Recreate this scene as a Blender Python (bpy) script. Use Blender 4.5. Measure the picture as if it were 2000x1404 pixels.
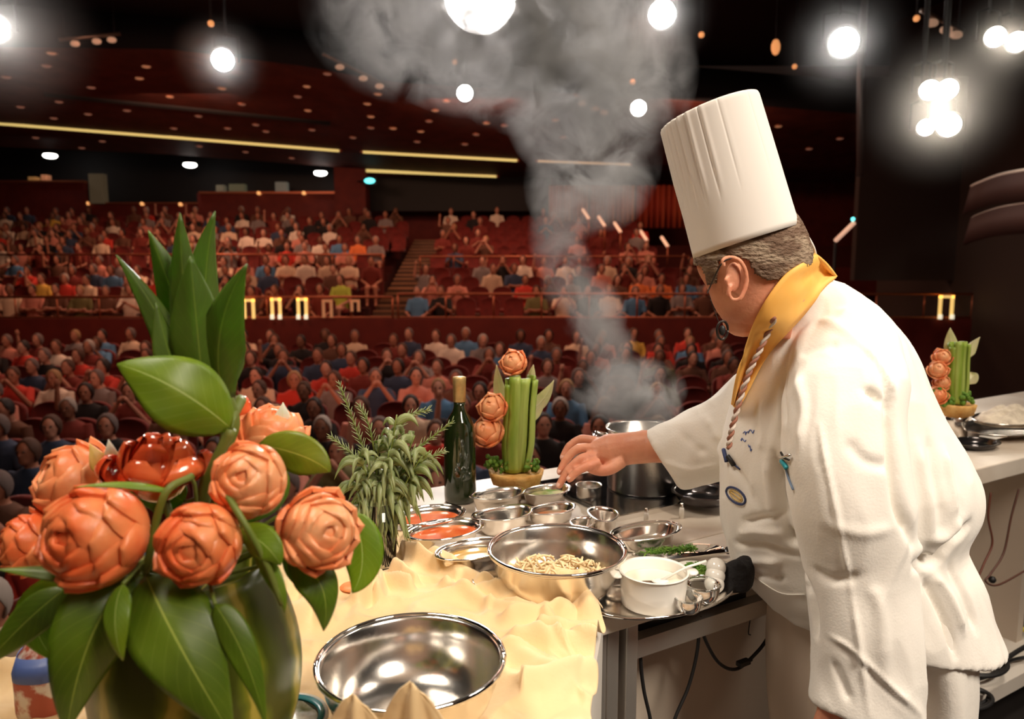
import bpy, math, random
import numpy as np
from mathutils import Vector, Matrix, noise
PI = math.pi
R = math.radians
scn = bpy.context.scene
COL = scn.collection
for o in list(bpy.data.objects):
    bpy.data.objects.remove(o)

# ------------------------------------------------ camera, exposure, world
CAMZ, PITCH, F = 1.52, R(7.0), 1450.0
cam = bpy.data.cameras.new('camera')
camo = bpy.data.objects.new('camera', cam)
COL.objects.link(camo)
camo.location = (0, 0, CAMZ)
camo.rotation_euler = (R(90) - PITCH, 0, 0)
cam.sensor_width = 36
cam.lens = F * 36 / 2000
cam.clip_start = 0.05
cam.clip_end = 200
cam.dof.use_dof = True
cam.dof.focus_distance = 1.35
cam.dof.aperture_fstop = 4.5
scn.camera = camo
scn.view_settings.view_transform = 'Standard'
scn.view_settings.look = 'None'
scn.view_settings.exposure = 0.0
scn.view_settings.gamma = 1.0
scn.view_settings.use_curve_mapping = False
world = bpy.data.worlds.new('world')
scn.world = world
world.use_nodes = True
world.node_tree.nodes['Background'].inputs[0].default_value = (0.30, 0.17, 0.13, 1)
world.node_tree.nodes['Background'].inputs[1].default_value = 0.035

FW = Vector((0, math.cos(PITCH), -math.sin(PITCH)))
UP = Vector((0, math.sin(PITCH), math.cos(PITCH)))
CAMP = Vector((0, 0, CAMZ))
def ray(x, y):
    return FW + Vector((1, 0, 0)) * ((x - 1000) / F) - UP * ((y - 702) / F)
def at(x, y, Y):            # point on the upright plane at distance Y
    d = ray(x, y)
    return CAMP + d * (Y / d.y)
def on(x, y, z):            # point on the level plane at height z
    d = ray(x, y)
    return CAMP + d * ((z - CAMZ) / d.z)
def pix(p):
    d = Vector(p) - CAMP
    k = d.dot(FW)
    return 1000 + F * d.x / k, 702 - F * d.dot(UP) / k

# ------------------------------------------------ lights
def light(kind, loc, energy, color=(1, 1, 1), target=None, size=0.3, spot=60, blend=0.5, size_y=None, spread=180):
    l = bpy.data.lights.new('scene_light', kind)
    l.energy = energy
    l.color = color
    if kind == 'AREA':
        l.size = size
        l.spread = R(spread)
        if size_y:
            l.shape = 'RECTANGLE'
            l.size_y = size_y
    else:
        l.shadow_soft_size = size
    if kind == 'SPOT':
        l.spot_size = R(spot)
        l.spot_blend = blend
    o = bpy.data.objects.new('scene_light', l)
    COL.objects.link(o)
    o.location = loc
    if target is not None:
        o.rotation_euler = (Vector(target) - Vector(loc)).to_track_quat('-Z', 'Y').to_euler()
    return o
WARM = (1.0, 0.88, 0.74)
COOL = (1.0, 0.95, 0.90)
# wash from the stage bars above and behind the photographer
light('AREA', (1.9, -0.8, 4.0), 26, WARM, (0.65, 1.4, 1.1), 1.2, spread=62)
light('AREA', (-1.1, 1.0, 3.7), 9, WARM, (0.0, 1.1, 1.0), 0.8, spread=75)
light('AREA', (2.8, 2.2, 4.6), 20, WARM, (1.0, 2.0, 0.9), 0.8, spread=90)
# lamp added to brighten the backdrop for reflections in the steel
light('AREA', (0, 0.2, 4.4), 70, WARM, (0, -3.2, 1.9), 1.5, spread=110)
# uplight added to brighten the unseen ceiling that the bowls reflect
light('AREA', (0.5, -1.0, 2.9), 90, WARM, (0.5, -0.6, 5.4), 1.2, spread=150)
# unseen spot added to brighten the side balcony rails
light('SPOT', (3.6, 6.5, 5.2), 700, WARM, tuple(at(1960, 370, 10.5)), 0.2, 35)
# beams from the auditorium ceiling onto the stage
light('SPOT', tuple(at(940, 5, 9.0)), 520, COOL, (0.2, 1.6, 1.1), 0.25, 40)
light('SPOT', tuple(at(435, 117, 13.0)), 420, COOL, (0.2, 1.6, 1.1), 0.2, 24)
light('SPOT', tuple(at(1293, 28, 12.0)), 380, COOL, (0.4, 1.6, 1.1), 0.2, 28)
light('SPOT', tuple(at(1648, 83, 12.0)), 380, COOL, (0.6, 1.8, 1.0), 0.2, 28)
light('SPOT', tuple(at(1840, 200, 11.0)), 220, WARM, (0.8, 2.0, 1.0), 0.3, 34)
light('SPOT', tuple(at(940, 5, 8.8)), 1500, COOL, (-0.02, 2.0, 2.45), 0.2, 13, 0.8)  # extra beam added at the large spotlight to brighten the steam
# house lights over the seats
RED = (1.0, 0.50, 0.32)
for hx, hy, hz, e in ((-5, 7.0, 5.6, 70), (1.5, 8.0, 5.6, 60), (-7, 13, 5.8, 150), (1.0, 13.5, 5.8, 150),
                      (-9, 20, 6.0, 230), (-1, 20.5, 6.0, 210), (5.5, 20.5, 6.0, 90)):
    light('AREA', (hx, hy, hz), e, RED, (hx, hy + 1.5, 0), 2.5)
light('AREA', (-3, 9, 0.9), 30, (1, 0.35, 0.2), (-3, 20, 6.6), 5.0)  # red area light at seat height, aimed up at the sloped ceiling

# ------------------------------------------------ materials
MATS = {}
def ramp(nt, fac, stops):
    r = nt.nodes.new('ShaderNodeValToRGB')
    els = r.color_ramp.elements
    while len(els) < len(stops):
        els.new(0.5)
    for e, (p, c) in zip(els, stops):
        e.position = p
        e.color = (*c, 1)
    nt.links.new(fac, r.inputs[0])
    return r.outputs[0]
def mat(name, c=(0.8, 0.8, 0.8), rough=0.5, metal=0.0, c2=None, ns=8.0, bump=0.0, bs=20.0, emit=None, es=1.0,
        trans=0.0, ior=1.45, sss=0.0, stretch=None, sheen=0.0, coat=0.0, lo=0.35, hi=0.65):
    if name in MATS:
        return MATS[name]
    m = bpy.data.materials.new(name)
    m.use_nodes = True
    nt = m.node_tree
    b = nt.nodes['Principled BSDF']
    b.inputs['Base Color'].default_value = (*c, 1)
    b.inputs['Roughness'].default_value = rough
    b.inputs['Metallic'].default_value = metal
    b.inputs['Transmission Weight'].default_value = trans
    b.inputs['IOR'].default_value = ior
    b.inputs['Sheen Weight'].default_value = sheen
    b.inputs['Coat Weight'].default_value = coat
    if sss:
        b.inputs['Subsurface Weight'].default_value = sss
        b.inputs['Subsurface Radius'].default_value = (0.02, 0.008, 0.004)
        b.inputs['Subsurface Scale'].default_value = 0.6
    if emit:
        b.inputs['Emission Color'].default_value = (*emit, 1)
        b.inputs['Emission Strength'].default_value = es
    tc = None
    def coords(s):
        nonlocal tc
        if tc is None:
            tc = nt.nodes.new('ShaderNodeTexCoord')
        mp = nt.nodes.new('ShaderNodeMapping')
        nt.links.new(tc.outputs['Object'], mp.inputs[0])
        mp.inputs['Scale'].default_value = s
        return mp.outputs[0]
    if c2 is not None:
        n = nt.nodes.new('ShaderNodeTexNoise')
        n.inputs['Scale'].default_value = ns
        n.inputs['Detail'].default_value = 5
        nt.links.new(coords(stretch or (1, 1, 1)), n.inputs['Vector'])
        nt.links.new(ramp(nt, n.outputs[0], [(lo, c), (hi, c2)]), b.inputs['Base Color'])
    if bump:
        n = nt.nodes.new('ShaderNodeTexNoise')
        n.inputs['Scale'].default_value = bs
        n.inputs['Detail'].default_value = 4
        nt.links.new(coords(stretch or (1, 1, 1)), n.inputs['Vector'])
        bp = nt.nodes.new('ShaderNodeBump')
        bp.inputs['Strength'].default_value = bump
        bp.inputs['Distance'].default_value = 0.01
        nt.links.new(n.outputs[0], bp.inputs['Height'])
        nt.links.new(bp.outputs[0], b.inputs['Normal'])
    MATS[name] = m
    return m

# ------------------------------------------------ mesh helpers
ORI = {}
class MB:
    def __init__(s):
        s.v = []
        s.f = []
        s.uv = {}
        s.mi = {}
    def add(s, vs, fs, mi=0):
        o = len(s.v)
        s.v += [Vector(p) for p in vs]
        for f in fs:
            if mi:
                s.mi[len(s.f)] = mi
            s.f.append(tuple(i + o for i in f))
        return o
    def grid(s, rows, closed=False, caps=False, mi=0, uv=False):
        n = len(rows[0])
        vs = [p for r in rows for p in r]
        fs = []
        o = len(s.v)
        for i in range(len(rows) - 1):
            for j in range(n if closed else n - 1):
                k = (j + 1) % n
                fs.append((i * n + j, i * n + k, (i + 1) * n + k, (i + 1) * n + j))
        if caps:
            fs.append(tuple(range(n - 1, -1, -1)))
            fs.append(tuple((len(rows) - 1) * n + j for j in range(n)))
        s.add(vs, fs, mi)
        if uv:
            for i in range(len(rows)):
                for j in range(n):
                    s.uv[o + i * n + j] = (j / (n - 1), i / (len(rows) - 1))
        return s
    def box(s, c, d, rz=0, M=None, mi=0):
        c = Vector(c)
        d = Vector(d) / 2
        m = Matrix.Rotation(rz, 3, 'Z') if M is None else M
        vs = [c + m @ Vector((x * d.x, y * d.y, z * d.z)) for x in (-1, 1) for y in (-1, 1) for z in (-1, 1)]
        s.add(vs, [(0, 1, 3, 2), (4, 6, 7, 5), (0, 4, 5, 1), (2, 3, 7, 6), (0, 2, 6, 4), (1, 5, 7, 3)], mi)
        return s
    def tube(s, pts, r, n=10, caps=True, mi=0, flat=1.0, ref=None):
        pts = [Vector(p) for p in pts]
        if not hasattr(r, '__len__'):
            r = [r] * len(pts)
        rows = []
        ref = Vector(ref) if ref is not None else None
        prev = None
        for i, p in enumerate(pts):
            t = (pts[min(i + 1, len(pts) - 1)] - pts[max(i - 1, 0)]).normalized()
            if prev is None:
                a = ref if ref is not None else (Vector((0, 0, 1)) if abs(t.z) < 0.9 else Vector((1, 0, 0)))
            else:
                a = prev
            a = (a - t * a.dot(t)).normalized()
            prev = a
            b = t.cross(a)
            rows.append([p + (a * math.cos(2 * PI * k / n) * r[i] * flat + b * math.sin(2 * PI * k / n) * r[i]) for k in range(n)])
        s.grid(rows, True, caps, mi)
        return s
    def lathe(s, prof, c=(0, 0, 0), n=32, M=None, wave=None, sx=1.0, mi=0, rz=0):
        c = Vector(c)
        m = M or Matrix.Rotation(rz, 3, 'Z')
        rows = []
        for (r, z) in prof:
            row = []
            for k in range(n):
                a = 2 * PI * k / n
                rr = r * (1 + (wave(a, z) if wave else 0))
                row.append(c + m @ Vector((rr * math.cos(a) * sx, rr * math.sin(a), z)))
            rows.append(row)
        s.grid(rows, True, False, mi)
        return s
    def ball(s, c, r, n=16, M=None, mi=0):
        if not hasattr(r, '__len__'):
            r = (r, r, r)
        c = Vector(c)
        m = M or Matrix.Identity(3)
        rows = []
        h = max(4, n // 2)
        for i in range(h + 1):
            t = PI * (i + (0.02 if i == 0 else -0.02 if i == h else 0)) / h
            rows.append([c + m @ Vector((r[0] * math.sin(t) * math.cos(2 * PI * k / n), r[1] * math.sin(t) * math.sin(2 * PI * k / n), -r[2] * math.cos(t))) for k in range(n)])
        s.grid(rows, True, True, mi)
        return s
    def prism(s, poly, h, axis=(0, 0, 1), mi=0):
        a = Vector(axis) * h
        n = len(poly)
        vs = [Vector(p) for p in poly] + [Vector(p) + a for p in poly]
        fs = [tuple(range(n - 1, -1, -1)), tuple(range(n, 2 * n))] + [(i, (i + 1) % n, n + (i + 1) % n, n + i) for i in range(n)]
        s.add(vs, fs, mi)
        return s
    def mesh(s, name, mats, origin, smooth=True, remesh=0):
        me = bpy.data.meshes.new(name)
        me.from_pydata([tuple(v - origin) for v in s.v], [], s.f)
        if not isinstance(mats, (list, tuple)):
            mats = [mats]
        for m in mats:
            me.materials.append(m)
        for i, k in s.mi.items():
            me.polygons[i].material_index = k
        if s.uv:
            l = me.uv_layers.new(name='UVMap')
            for lp in me.loops:
                l.data[lp.index].uv = s.uv.get(lp.vertex_index, (0.5, 0.5))
        me.polygons.foreach_set('use_smooth', [smooth] * len(me.polygons))
        me.update()
        return me
    def build(s, name, mats, parent=None, smooth=True, sub=0, solid=0, bevel=0, remesh=0, soft=0, origin=None, angle=None, fixn=True):
        if origin is None:
            if parent is not None:
                origin = ORI[parent.name]
            else:
                xs = [v.x for v in s.v]; ys = [v.y for v in s.v]; zs = [v.z for v in s.v]
                origin = Vector(((min(xs) + max(xs)) / 2, (min(ys) + max(ys)) / 2, min(zs)))
        origin = Vector(origin)
        me = s.mesh(name, mats, origin, smooth)
        if fixn:
            import bmesh
            bm = bmesh.new()
            bm.from_mesh(me)
            bmesh.ops.recalc_face_normals(bm, faces=bm.faces)
            bm.to_mesh(me)
            bm.free()
        o = bpy.data.objects.new(name, me)
        COL.objects.link(o)
        if parent is not None:
            o.parent = parent
            po = ORI[parent.name]
            o.location = origin - po
        else:
            o.location = origin
        ORI[o.name] = origin
        if solid:
            m = o.modifiers.new('solid', 'SOLIDIFY'); m.thickness = solid; m.offset = 0
        if bevel:
            m = o.modifiers.new('bevel', 'BEVEL'); m.width = bevel; m.segments = 2; m.limit_method = 'ANGLE'
        if remesh:
            m = o.modifiers.new('remesh', 'REMESH'); m.mode = 'VOXEL'; m.voxel_size = remesh; m.use_smooth_shade = True
        if soft:
            m = o.modifiers.new('soft', 'SMOOTH'); m.iterations = soft; m.factor = 0.5
        if sub:
            m = o.modifiers.new('sub', 'SUBSURF'); m.levels = sub; m.render_levels = sub
        return o
def tag(o, label=None, cat=None, group=None, kind=None):
    if label: o['label'] = label
    if cat: o['category'] = cat
    if group: o['group'] = group
    if kind: o['kind'] = kind
    return o
def empty(name, loc, label=None, cat=None, group=None):
    o = bpy.data.objects.new(name, None)
    COL.objects.link(o)
    o.location = loc
    o.empty_display_size = 0.1
    ORI[o.name] = Vector(loc)
    return tag(o, label, cat, group)
def children(o):
    return KIDS.get(o.name) or [c for c in bpy.data.objects if c.parent == o]
KIDS = {}
def copy_tree(o, parent=None):
    if o.name not in KIDS:
        KIDS[o.name] = [c for c in bpy.data.objects if c.parent == o]
    kids = KIDS[o.name]
    c = o.copy()
    COL.objects.link(c)
    c.parent = parent
    for k in kids:
        copy_tree(k, c)
    return c
def bake(o):                 # freeze modifiers into the shared mesh
    dg = bpy.context.evaluated_depsgraph_get()
    me = bpy.data.meshes.new_from_object(o.evaluated_get(dg))
    o.modifiers.clear()
    o.data = me
    return o
def bez(a, b, c, n=12):
    a, b, c = Vector(a), Vector(b), Vector(c)
    return [a * (1 - t) ** 2 + b * 2 * t * (1 - t) + c * t * t for t in [i / n for i in range(n + 1)]]
def spline(pts, n=8):
    pts = [Vector(p) for p in pts]
    P = [pts[0] * 2 - pts[1]] + pts + [pts[-1] * 2 - pts[-2]]
    out = []
    for i in range(1, len(P) - 2):
        for k in range(n):
            t = k / n
            a, b, c, d = P[i - 1], P[i], P[i + 1], P[i + 2]
            out.append(0.5 * ((2 * b) + (c - a) * t + (2 * a - 5 * b + 4 * c - d) * t * t + (3 * b - a - 3 * c + d) * t ** 3))
    out.append(pts[-1])
    return out

M_seat = mat('seat_velvet', (0.20, 0.016, 0.010), 0.8, c2=(0.13, 0.010, 0.006), ns=6, sheen=0.2)
M_seatw = mat('seat_wood', (0.10, 0.025, 0.012), 0.45)
M_carpet = mat('red_carpet', (0.09, 0.012, 0.008), 0.95, c2=(0.05, 0.008, 0.006), ns=30)
M_redwall = mat('red_wall', (0.16, 0.018, 0.010), 0.7, c2=(0.12, 0.012, 0.008), ns=3)
M_darkwall = mat('dark_wall', (0.045, 0.028, 0.022), 0.6)
M_black = mat('black_paint', (0.012, 0.012, 0.013), 0.6)
M_fascia = mat('red_ceiling_panel', (0.15, 0.035, 0.022), 0.7, c2=(0.10, 0.024, 0.016), ns=2)
M_ceil = mat('black_ceiling', (0.022, 0.022, 0.026), 0.8)
M_brass = mat('rail_metal', (0.45, 0.14, 0.07), 0.4, 0.6)
M_steel = mat('polished_steel', (0.84, 0.80, 0.75), 0.19, 1.0, bump=0.02, bs=60)
M_steel2 = mat('brushed_steel', (0.72, 0.68, 0.63), 0.26, 1.0, bump=0.05, bs=120, stretch=(1, 1, 12))
M_chrome = mat('chrome', (0.85, 0.83, 0.8), 0.06, 1.0)
M_alu = mat('aluminium', (0.62, 0.58, 0.53), 0.4, 0.85)
M_white = mat('white_laminate', (0.74, 0.70, 0.64), 0.5)
M_glass = mat('clear_glass', (0.97, 0.99, 0.98), 0.02, 0, trans=1.0, ior=1.4)
M_rubber = mat('black_rubber', (0.015, 0.014, 0.014), 0.5)

# ================================================= THE SETTING
def slab(name, c, d, m, rz=0, **k):
    return tag(MB().box(c, d, rz).build(name, m, smooth=False, **k), kind='structure')
M_stage = mat('black_stage_floor', (0.018, 0.015, 0.014), 0.45, c2=(0.03, 0.025, 0.022), ns=3)
M_stage.node_tree.nodes['Principled BSDF'].inputs['Specular IOR Level'].default_value = 0.2
UD = Vector((math.sin(R(59.5)), math.cos(R(59.5)), 0))      # the direction the long counter runs in
ND = Vector((UD.y, -UD.x, 0))                                # towards the cook's side
PB = on(1050, 918, 0.92); PB.z = 0
SE = PB - ND * 0.30                                          # a point on the stage edge
def edgeY(x):
    return SE.y + (x - SE.x) * UD.y / UD.x
XL, XR = -5.2, 6.2
poly = [(XL, -3.2), (XR, -3.2), (XR, edgeY(XR)), (XL, max(edgeY(XL), -3.1))]
tag(MB().prism([(a, b, -0.12) for a, b in poly], 0.12).build('floor', M_stage, smooth=False), kind='structure')
a_, b_ = Vector((XL, edgeY(XL), -0.75)), Vector((XR, edgeY(XR), -0.75))
slab('wall_stage_front', (a_ + b_) / 2 + ND * 0.08, ((b_ - a_).length, 0.1, 1.26), M_black, rz=math.atan2(UD.y, UD.x))
slab('wall_backdrop', (0, -3.3, 2.6), (12.6, 0.12, 5.6), mat('backdrop', (0.28, 0.17, 0.12), 0.8, c2=(0.2, 0.12, 0.08), ns=1.5))
slab('ceiling_reflector', (0, -0.9, 5.5), (12.4, 4.8, 0.1), mat('reflector_brown', (0.30, 0.22, 0.16), 0.8, c2=(0.16, 0.12, 0.09), ns=1.6))  # unseen brown ceiling added for the steel bowls to reflect
slab('floor_stalls', (0, 8.6, -1.42), (44, 15.5, 0.2), M_carpet)
slab('ceiling', (0, 9.5, 7.6), (46, 27, 0.2), M_ceil)
# right hand side of the house: dark proscenium side wall
slab('wall_right', (11.2, 12.4, 3.0), (0.3, 14, 9.0), M_darkwall, rz=R(14))
slab('wall_left', (-22, 14, 3.0), (0.3, 30, 9.0), M_redwall)
slab('wall_rear', (0, 30.5, 3.2), (46, 0.3, 9.0), M_redwall)

def zrow(px, y, Y):
    return at(px, y, Y).z
# lower stalls rows and upper bank rows: (distance, floor height)
LOW = [(2.8 + 0.93 * i, -1.30 + (0.034 * (i - 4) if i > 4 else 0)) for i in range(14)]
MID = [(17.3 + 0.92 * i, -0.16 + 0.235 * i) for i in range(4)]
TOP = [(22.1 + 0.90 * i, 0.96 + 0.245 * i) for i in range(7)]
AIS = (-3.62, -2.58)        # the stair between the upper blocks
bank = MB()
for (Y, z) in MID + TOP:
    bank.box((-10 + (AIS[0] + -18) / 2 + 10 - 0.2, Y + 0.1, (z - 1.3) / 2 - 0.1), (abs(-18 - AIS[0]) - 0.2, 0.93, z + 1.3))
    bank.box(((AIS[1] + 14) / 2, Y + 0.1, (z - 1.3) / 2 - 0.1), (14 - AIS[1], 0.93, z + 1.3))
tag(bank.build('floor_upper_bank', M_carpet, smooth=False), kind='structure')
st = MB()
allr = MID + [(20.9, 0.70), (21.5, 0.82)] + TOP
for i, (Y, z) in enumerate(allr):
    for q in (0, 1):
        st.box(((AIS[0] + AIS[1]) / 2, Y - 0.12 + 0.45 * q, (z + q * 0.115 - 1.4) / 2 - 0.02), (AIS[1] - AIS[0] - 0.02, 0.46, z + q * 0.115 + 1.4))
s = st.build('staircase', mat('stair_tread', (0.11, 0.055, 0.03), 0.6), smooth=False)
tag(s, 'dark carpeted aisle stairs climbing between the two upper seating blocks', 'stairs')
nz = MB()
for i, (Y, z) in enumerate(allr):
    for q in (0, 1):
        nz.box(((AIS[0] + AIS[1]) / 2, Y - 0.355 + 0.45 * q, z + q * 0.115 - 0.005), (AIS[1] - AIS[0] - 0.06, 0.03, 0.03))
nz.build('step_nosing', mat('nosing', (0.4, 0.2, 0.1), 0.4), s, smooth=False)
# cross walls and rails
slab('wall_cross_aisle', (-2, 16.35, -0.45), (31, 0.16, 1.74), M_redwall)
slab('wall_mid_rail', ((-17.5 + AIS[0]) / 2, 21.0, 1.15), (AIS[0] + 17.5, 0.12, 0.78), M_redwall)
slab('wall_mid_rail_right', ((AIS[1] + 13.5) / 2, 21.0, 1.15), (13.5 - AIS[1], 0.12, 0.78), M_redwall)
def railing(label, x0, x1, Y, z0, z1, n, lower=True):
    e = empty('handrail', ((x0 + x1) / 2, Y, z0), label, 'railing')
    MB().tube([(x0, Y, z1), (x1, Y, z1)], 0.028, 8).build('top_rail', M_brass, e)
    if lower:
        MB().tube([(x0, Y, z0 + 0.03), (x1, Y, z0 + 0.03)], 0.022, 8).build('bottom_rail', M_brass, e)
    for i in range(n):
        x = x0 + (x1 - x0) * i / (n - 1)
        MB().tube([(x, Y, z0), (x, Y, z1)], 0.02, 6).build('post', M_brass, e)
    return e
x0 = at(0, 580, 16.3).x - 0.6
railing('long copper handrail on the low red wall left of the aisle stairs', x0, -2.62, 16.3, 0.42, zrow(400, 580, 16.3), 11)
railing('long copper handrail on the low red wall right of the aisle stairs', -2.5, at(1900, 572, 16.3).x, 16.3, 0.42, zrow(1200, 574, 16.3), 13)
railing('thin handrail along the middle of the left upper seating block', at(0, 497, 21).x - 0.6, AIS[0], 21.0, 1.55, zrow(400, 497, 21.0), 9, False)
railing('thin handrail along the middle of the right upper seating block', AIS[1], at(1345, 503, 21).x, 21.0, 1.55, zrow(1100, 501, 21.0), 9, False)
# lit n-shaped aisle frames on the cross aisle rail
M_lit = mat('lit_frame', (0.9, 0.7, 0.3), 0.4, emit=(1.0, 0.62, 0.18), es=0.9)
M_litw = mat('lit_foot', (0.9, 0.85, 0.7), 0.4, emit=(1.0, 0.9, 0.65), es=0.9)
M_dim = mat('faint_glow_frame', (0.45, 0.2, 0.1), 0.4, emit=(0.8, 0.35, 0.15), es=0.3)  # dull frames given a faint glow of their own
def nframe(px, w, y0, y1, label, lit=True, foot=True, Y=16.24):
    a, b = at(px, y1, Y), at(px, y0, Y)
    hw = w / 2 * Y / F
    h = b.z - a.z
    e = empty('aisle_light_frame', a, label, 'light', 'small lit frames on the cross aisle railing')
    m = M_lit if lit else M_dim
    t = 0.055
    k = MB()
    k.box((a.x - hw + t / 2, Y, a.z + h / 2), (t, 0.05, h)); k.box((a.x + hw - t / 2, Y, a.z + h / 2), (t, 0.05, h))
    k.box((a.x, Y, b.z - t / 2), (2 * hw, 0.05, t))
    k.build('frame', m, e, smooth=False)
    if foot:
        k = MB()
        for sx in (-1, 1):
            k.box((a.x + sx * (hw - t / 2), Y - 0.03, a.z + 0.05), (t * 1.25, 0.05, 0.1))
        k.build('foot', M_litw, e, smooth=False)
nframe(487, 22, 584, 622, 'pale lit frame on the aisle railing, nearest to the tall green leaves', True, False)
nframe(540, 20, 582, 623, 'bright yellow lit frame with white feet, left of the pair on the aisle railing')
nframe(591, 20, 582, 623, 'bright yellow lit frame with white feet, right of the pair on the aisle railing')
nframe(640, 20, 585, 620, 'slim dull frame just right of the two bright ones on the railing', False, False)
nframe(694, 18, 585, 608, 'faint dark red frame on the railing just left of the aisle stairs', False, False)
nframe(1846, 28, 577, 623, 'lone yellow lit frame on the railing right of the chef, above the celery centrepiece')

# rear boxes, booths
def pxslab(name, x0, y0, x1, y1, Y, th, m, kind=True):
    a, b = at(x0, y1, Y), at(x1, y0, Y)
    o = MB().box(((a.x + b.x) / 2, Y + th / 2, (a.z + b.z) / 2), (b.x - a.x, th, b.z - a.z)).build(name, m, smooth=False)
    if kind: tag(o, kind='structure')
    return o
pxslab('wall_box_left', -60, 355, 162, 440, 28.6, 0.3, M_redwall)
pxslab('wall_box_centre', 162, 398, 388, 440, 28.9, 0.3, M_redwall)
pxslab('wall_box_right', 388, 377, 655, 440, 28.6, 0.3, M_redwall)
pxslab('wall_pier', 655, 290, 712, 440, 28.0, 0.8, M_redwall)
pxslab('wall_booth_back', -60, 270, 655, 400, 30.0, 0.2, M_black)
pxslab('wall_entry', 712, 345, 1075, 412, 29.2, 0.2, M_black)
pxslab('trim_box_left', -60, 352, 162, 356, 28.5, 0.3, M_brass)
pxslab('trim_box_centre', 162, 395, 388, 398, 28.8, 0.3, M_brass)
pxslab('trim_box_right', 388, 374, 655, 378, 28.5, 0.3, M_brass)
slab('ceiling_booths', (-13.0, 29.1, 6.4), (14.5, 2.3, 0.1), M_black)
# booth lamps
M_lamp = mat('lamp_face', (1, 1, 1), 0.4, emit=(1.0, 0.95, 0.88), es=9.0)
M_teal = mat('teal_lamp', (0.2, 0.8, 0.8), 0.4, emit=(0.15, 0.85, 0.85), es=2.2)
for px, py, lab in ((98, 304, 'white oval lamp in the control booths, leftmost of three'), (371, 322, 'white oval lamp in the control booths, middle of three'), (626, 338, 'white oval lamp in the control booths, beside the red pier')):
    c = at(px, py, 28.3)
    e = empty('booth_lamp', c, lab, 'lamp', 'ceiling lamps of the control booths')
    MB().ball(c, (0.24, 0.24, 0.10), 16).build('diffuser', M_lamp, e)
    MB().lathe([(0.02, 6.35 - c.z), (0.02, 0.12), (0.26, 0.10), (0.26, 0.05), (0.0, 0.06)], c, 16).build('lamp_housing', M_black, e)
c = at(722, 353, 27.7)
e = empty('exit_lamp', c, 'small teal glowing lamp beside the red pier above the stairs', 'lamp')
MB().ball(c, (0.20, 0.08, 0.10), 14).build('diffuser', M_teal, e)
MB().box(c + Vector((0, 0.1, 0)), (0.5, 0.1, 0.28)).build('lamp_housing', M_black, e, smooth=False, bevel=0.02)
MB().tube([c + Vector((0.2, .1, 0)), (at(700, 353, 28).x, c.y + .1, c.z), (at(700, 353, 28).x, 28.02, c.z)], .02, 6).build('bracket', M_black, e)
# people and kit at the booth fronts
M_kit = mat('booth_kit', (0.25, 0.25, 0.12), 0.6)
for (x0_, y0_, x1_, y1_, c_, nm, lab) in (
        (60, 346, 74, 358, (0.5, 0.25, 0.08), 'desk_lamp', 'small amber desk lamp on the ledge of the left booth'),
        (85, 342, 96, 357, (0.6, 0.25, 0.12), 'cardboard_box', 'small orange box on the ledge of the left booth'),
        (180, 340, 205, 398, (0.12, 0.09, 0.05), 'curtain_panel', 'drab curtain panel at the left side of the middle booth'),
        (425, 362, 440, 376, (0.2, 0.18, 0.12), 'monitor', 'small grey monitor at the left end of the right booth'),
        (450, 360, 480, 376, (0.14, 0.14, 0.08), 'mixing_console', 'low grey console in the right booth'),
        (540, 356, 562, 378, (0.2, 0.2, 0.16), 'equipment_case', 'tall grey case in the right booth')):
    a, b = at(x0_, y1_, 28.9), at(x1_, y0_, 28.9)
    k = MB().box(((a.x + b.x) / 2, 28.9, (a.z + b.z) / 2), (b.x - a.x, 0.3, b.z - a.z))
    k.box(((a.x + b.x) / 2, 28.74, (a.z + b.z) / 2), ((b.x - a.x) * .8, 0.03, (b.z - a.z) * .7))
    tag(k.build(nm, mat('kit' + nm, c_, 0.6, emit=c_, es=0.25), smooth=False, bevel=0.02), lab, 'equipment')  # kit given a faint glow in its own colour
for i, px in enumerate((505, 593, 170, 277, 352)):
    yy = (377, 377, 397, 398, 399)[i]
    c = at(px, yy, 28.45 if i < 2 else 28.8)
    k = MB().ball(c, 0.07, 10); k.box(c + Vector((0, 0.08, 0)), (0.1, 0.1, 0.1))
    tag(k.build('ledge_lamp', mat('ledge_lamp', (1, .5, .2), .5, emit=(1.0, 0.45, 0.15), es=1.0 if i in (0, 1) else .55)),
        ['tiny amber lamp on the right booth ledge, nearer the middle booth', 'tiny yellow lamp on the right booth ledge, nearer the red pier', 'tiny dim lamp at the left end of the middle box ledge', 'tiny amber lamp mid way on the middle box ledge', 'tiny dim lamp at the right end of the middle box ledge'][i], 'lamp', 'tiny lamps on the box ledges')

# sloped red ceiling panel (fascia) over the rear of the house
LE = [(-160, 268, 25.5), (0, 285, 26), (330, 300, 27), (660, 325, 28), (1000, 345, 28), (1400, 352, 28), (1900, 360, 28)]
UE = [(-160, 90, 17.5), (0, 92, 17.5), (330, 96, 18.5), (600, 130, 19.5), (760, 160, 20), (1400, 200, 22), (1900, 240, 23)]
def pl(e, x):
    for a, b in zip(e, e[1:]):
        if x <= b[0]:
            break
    t = (x - a[0]) / (b[0] - a[0])
    return a[1] + (b[1] - a[1]) * t, a[2] + (b[2] - a[2]) * t
def fas(px, py, off=0.0):
    yl, Yl = pl(LE, px); yu, Yu = pl(UE, px)
    t = (py - yu) / (yl - yu)
    zu, zl = at(px, yu, Yu).z, at(px, yl, Yl).z
    # intersect the view ray with the straight panel profile
    kk = (F and (at(px, py, 1.0).z - CAMZ))
    # z = CAMZ + kk*Y ; profile z = zu + (zl-zu)*(Y-Yu)/(Yl-Yu)
    sl = (zl - zu) / (Yl - Yu)
    Y = (zu - sl * Yu - CAMZ) / (kk - sl)
    return at(px, py, Y - off)
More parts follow.
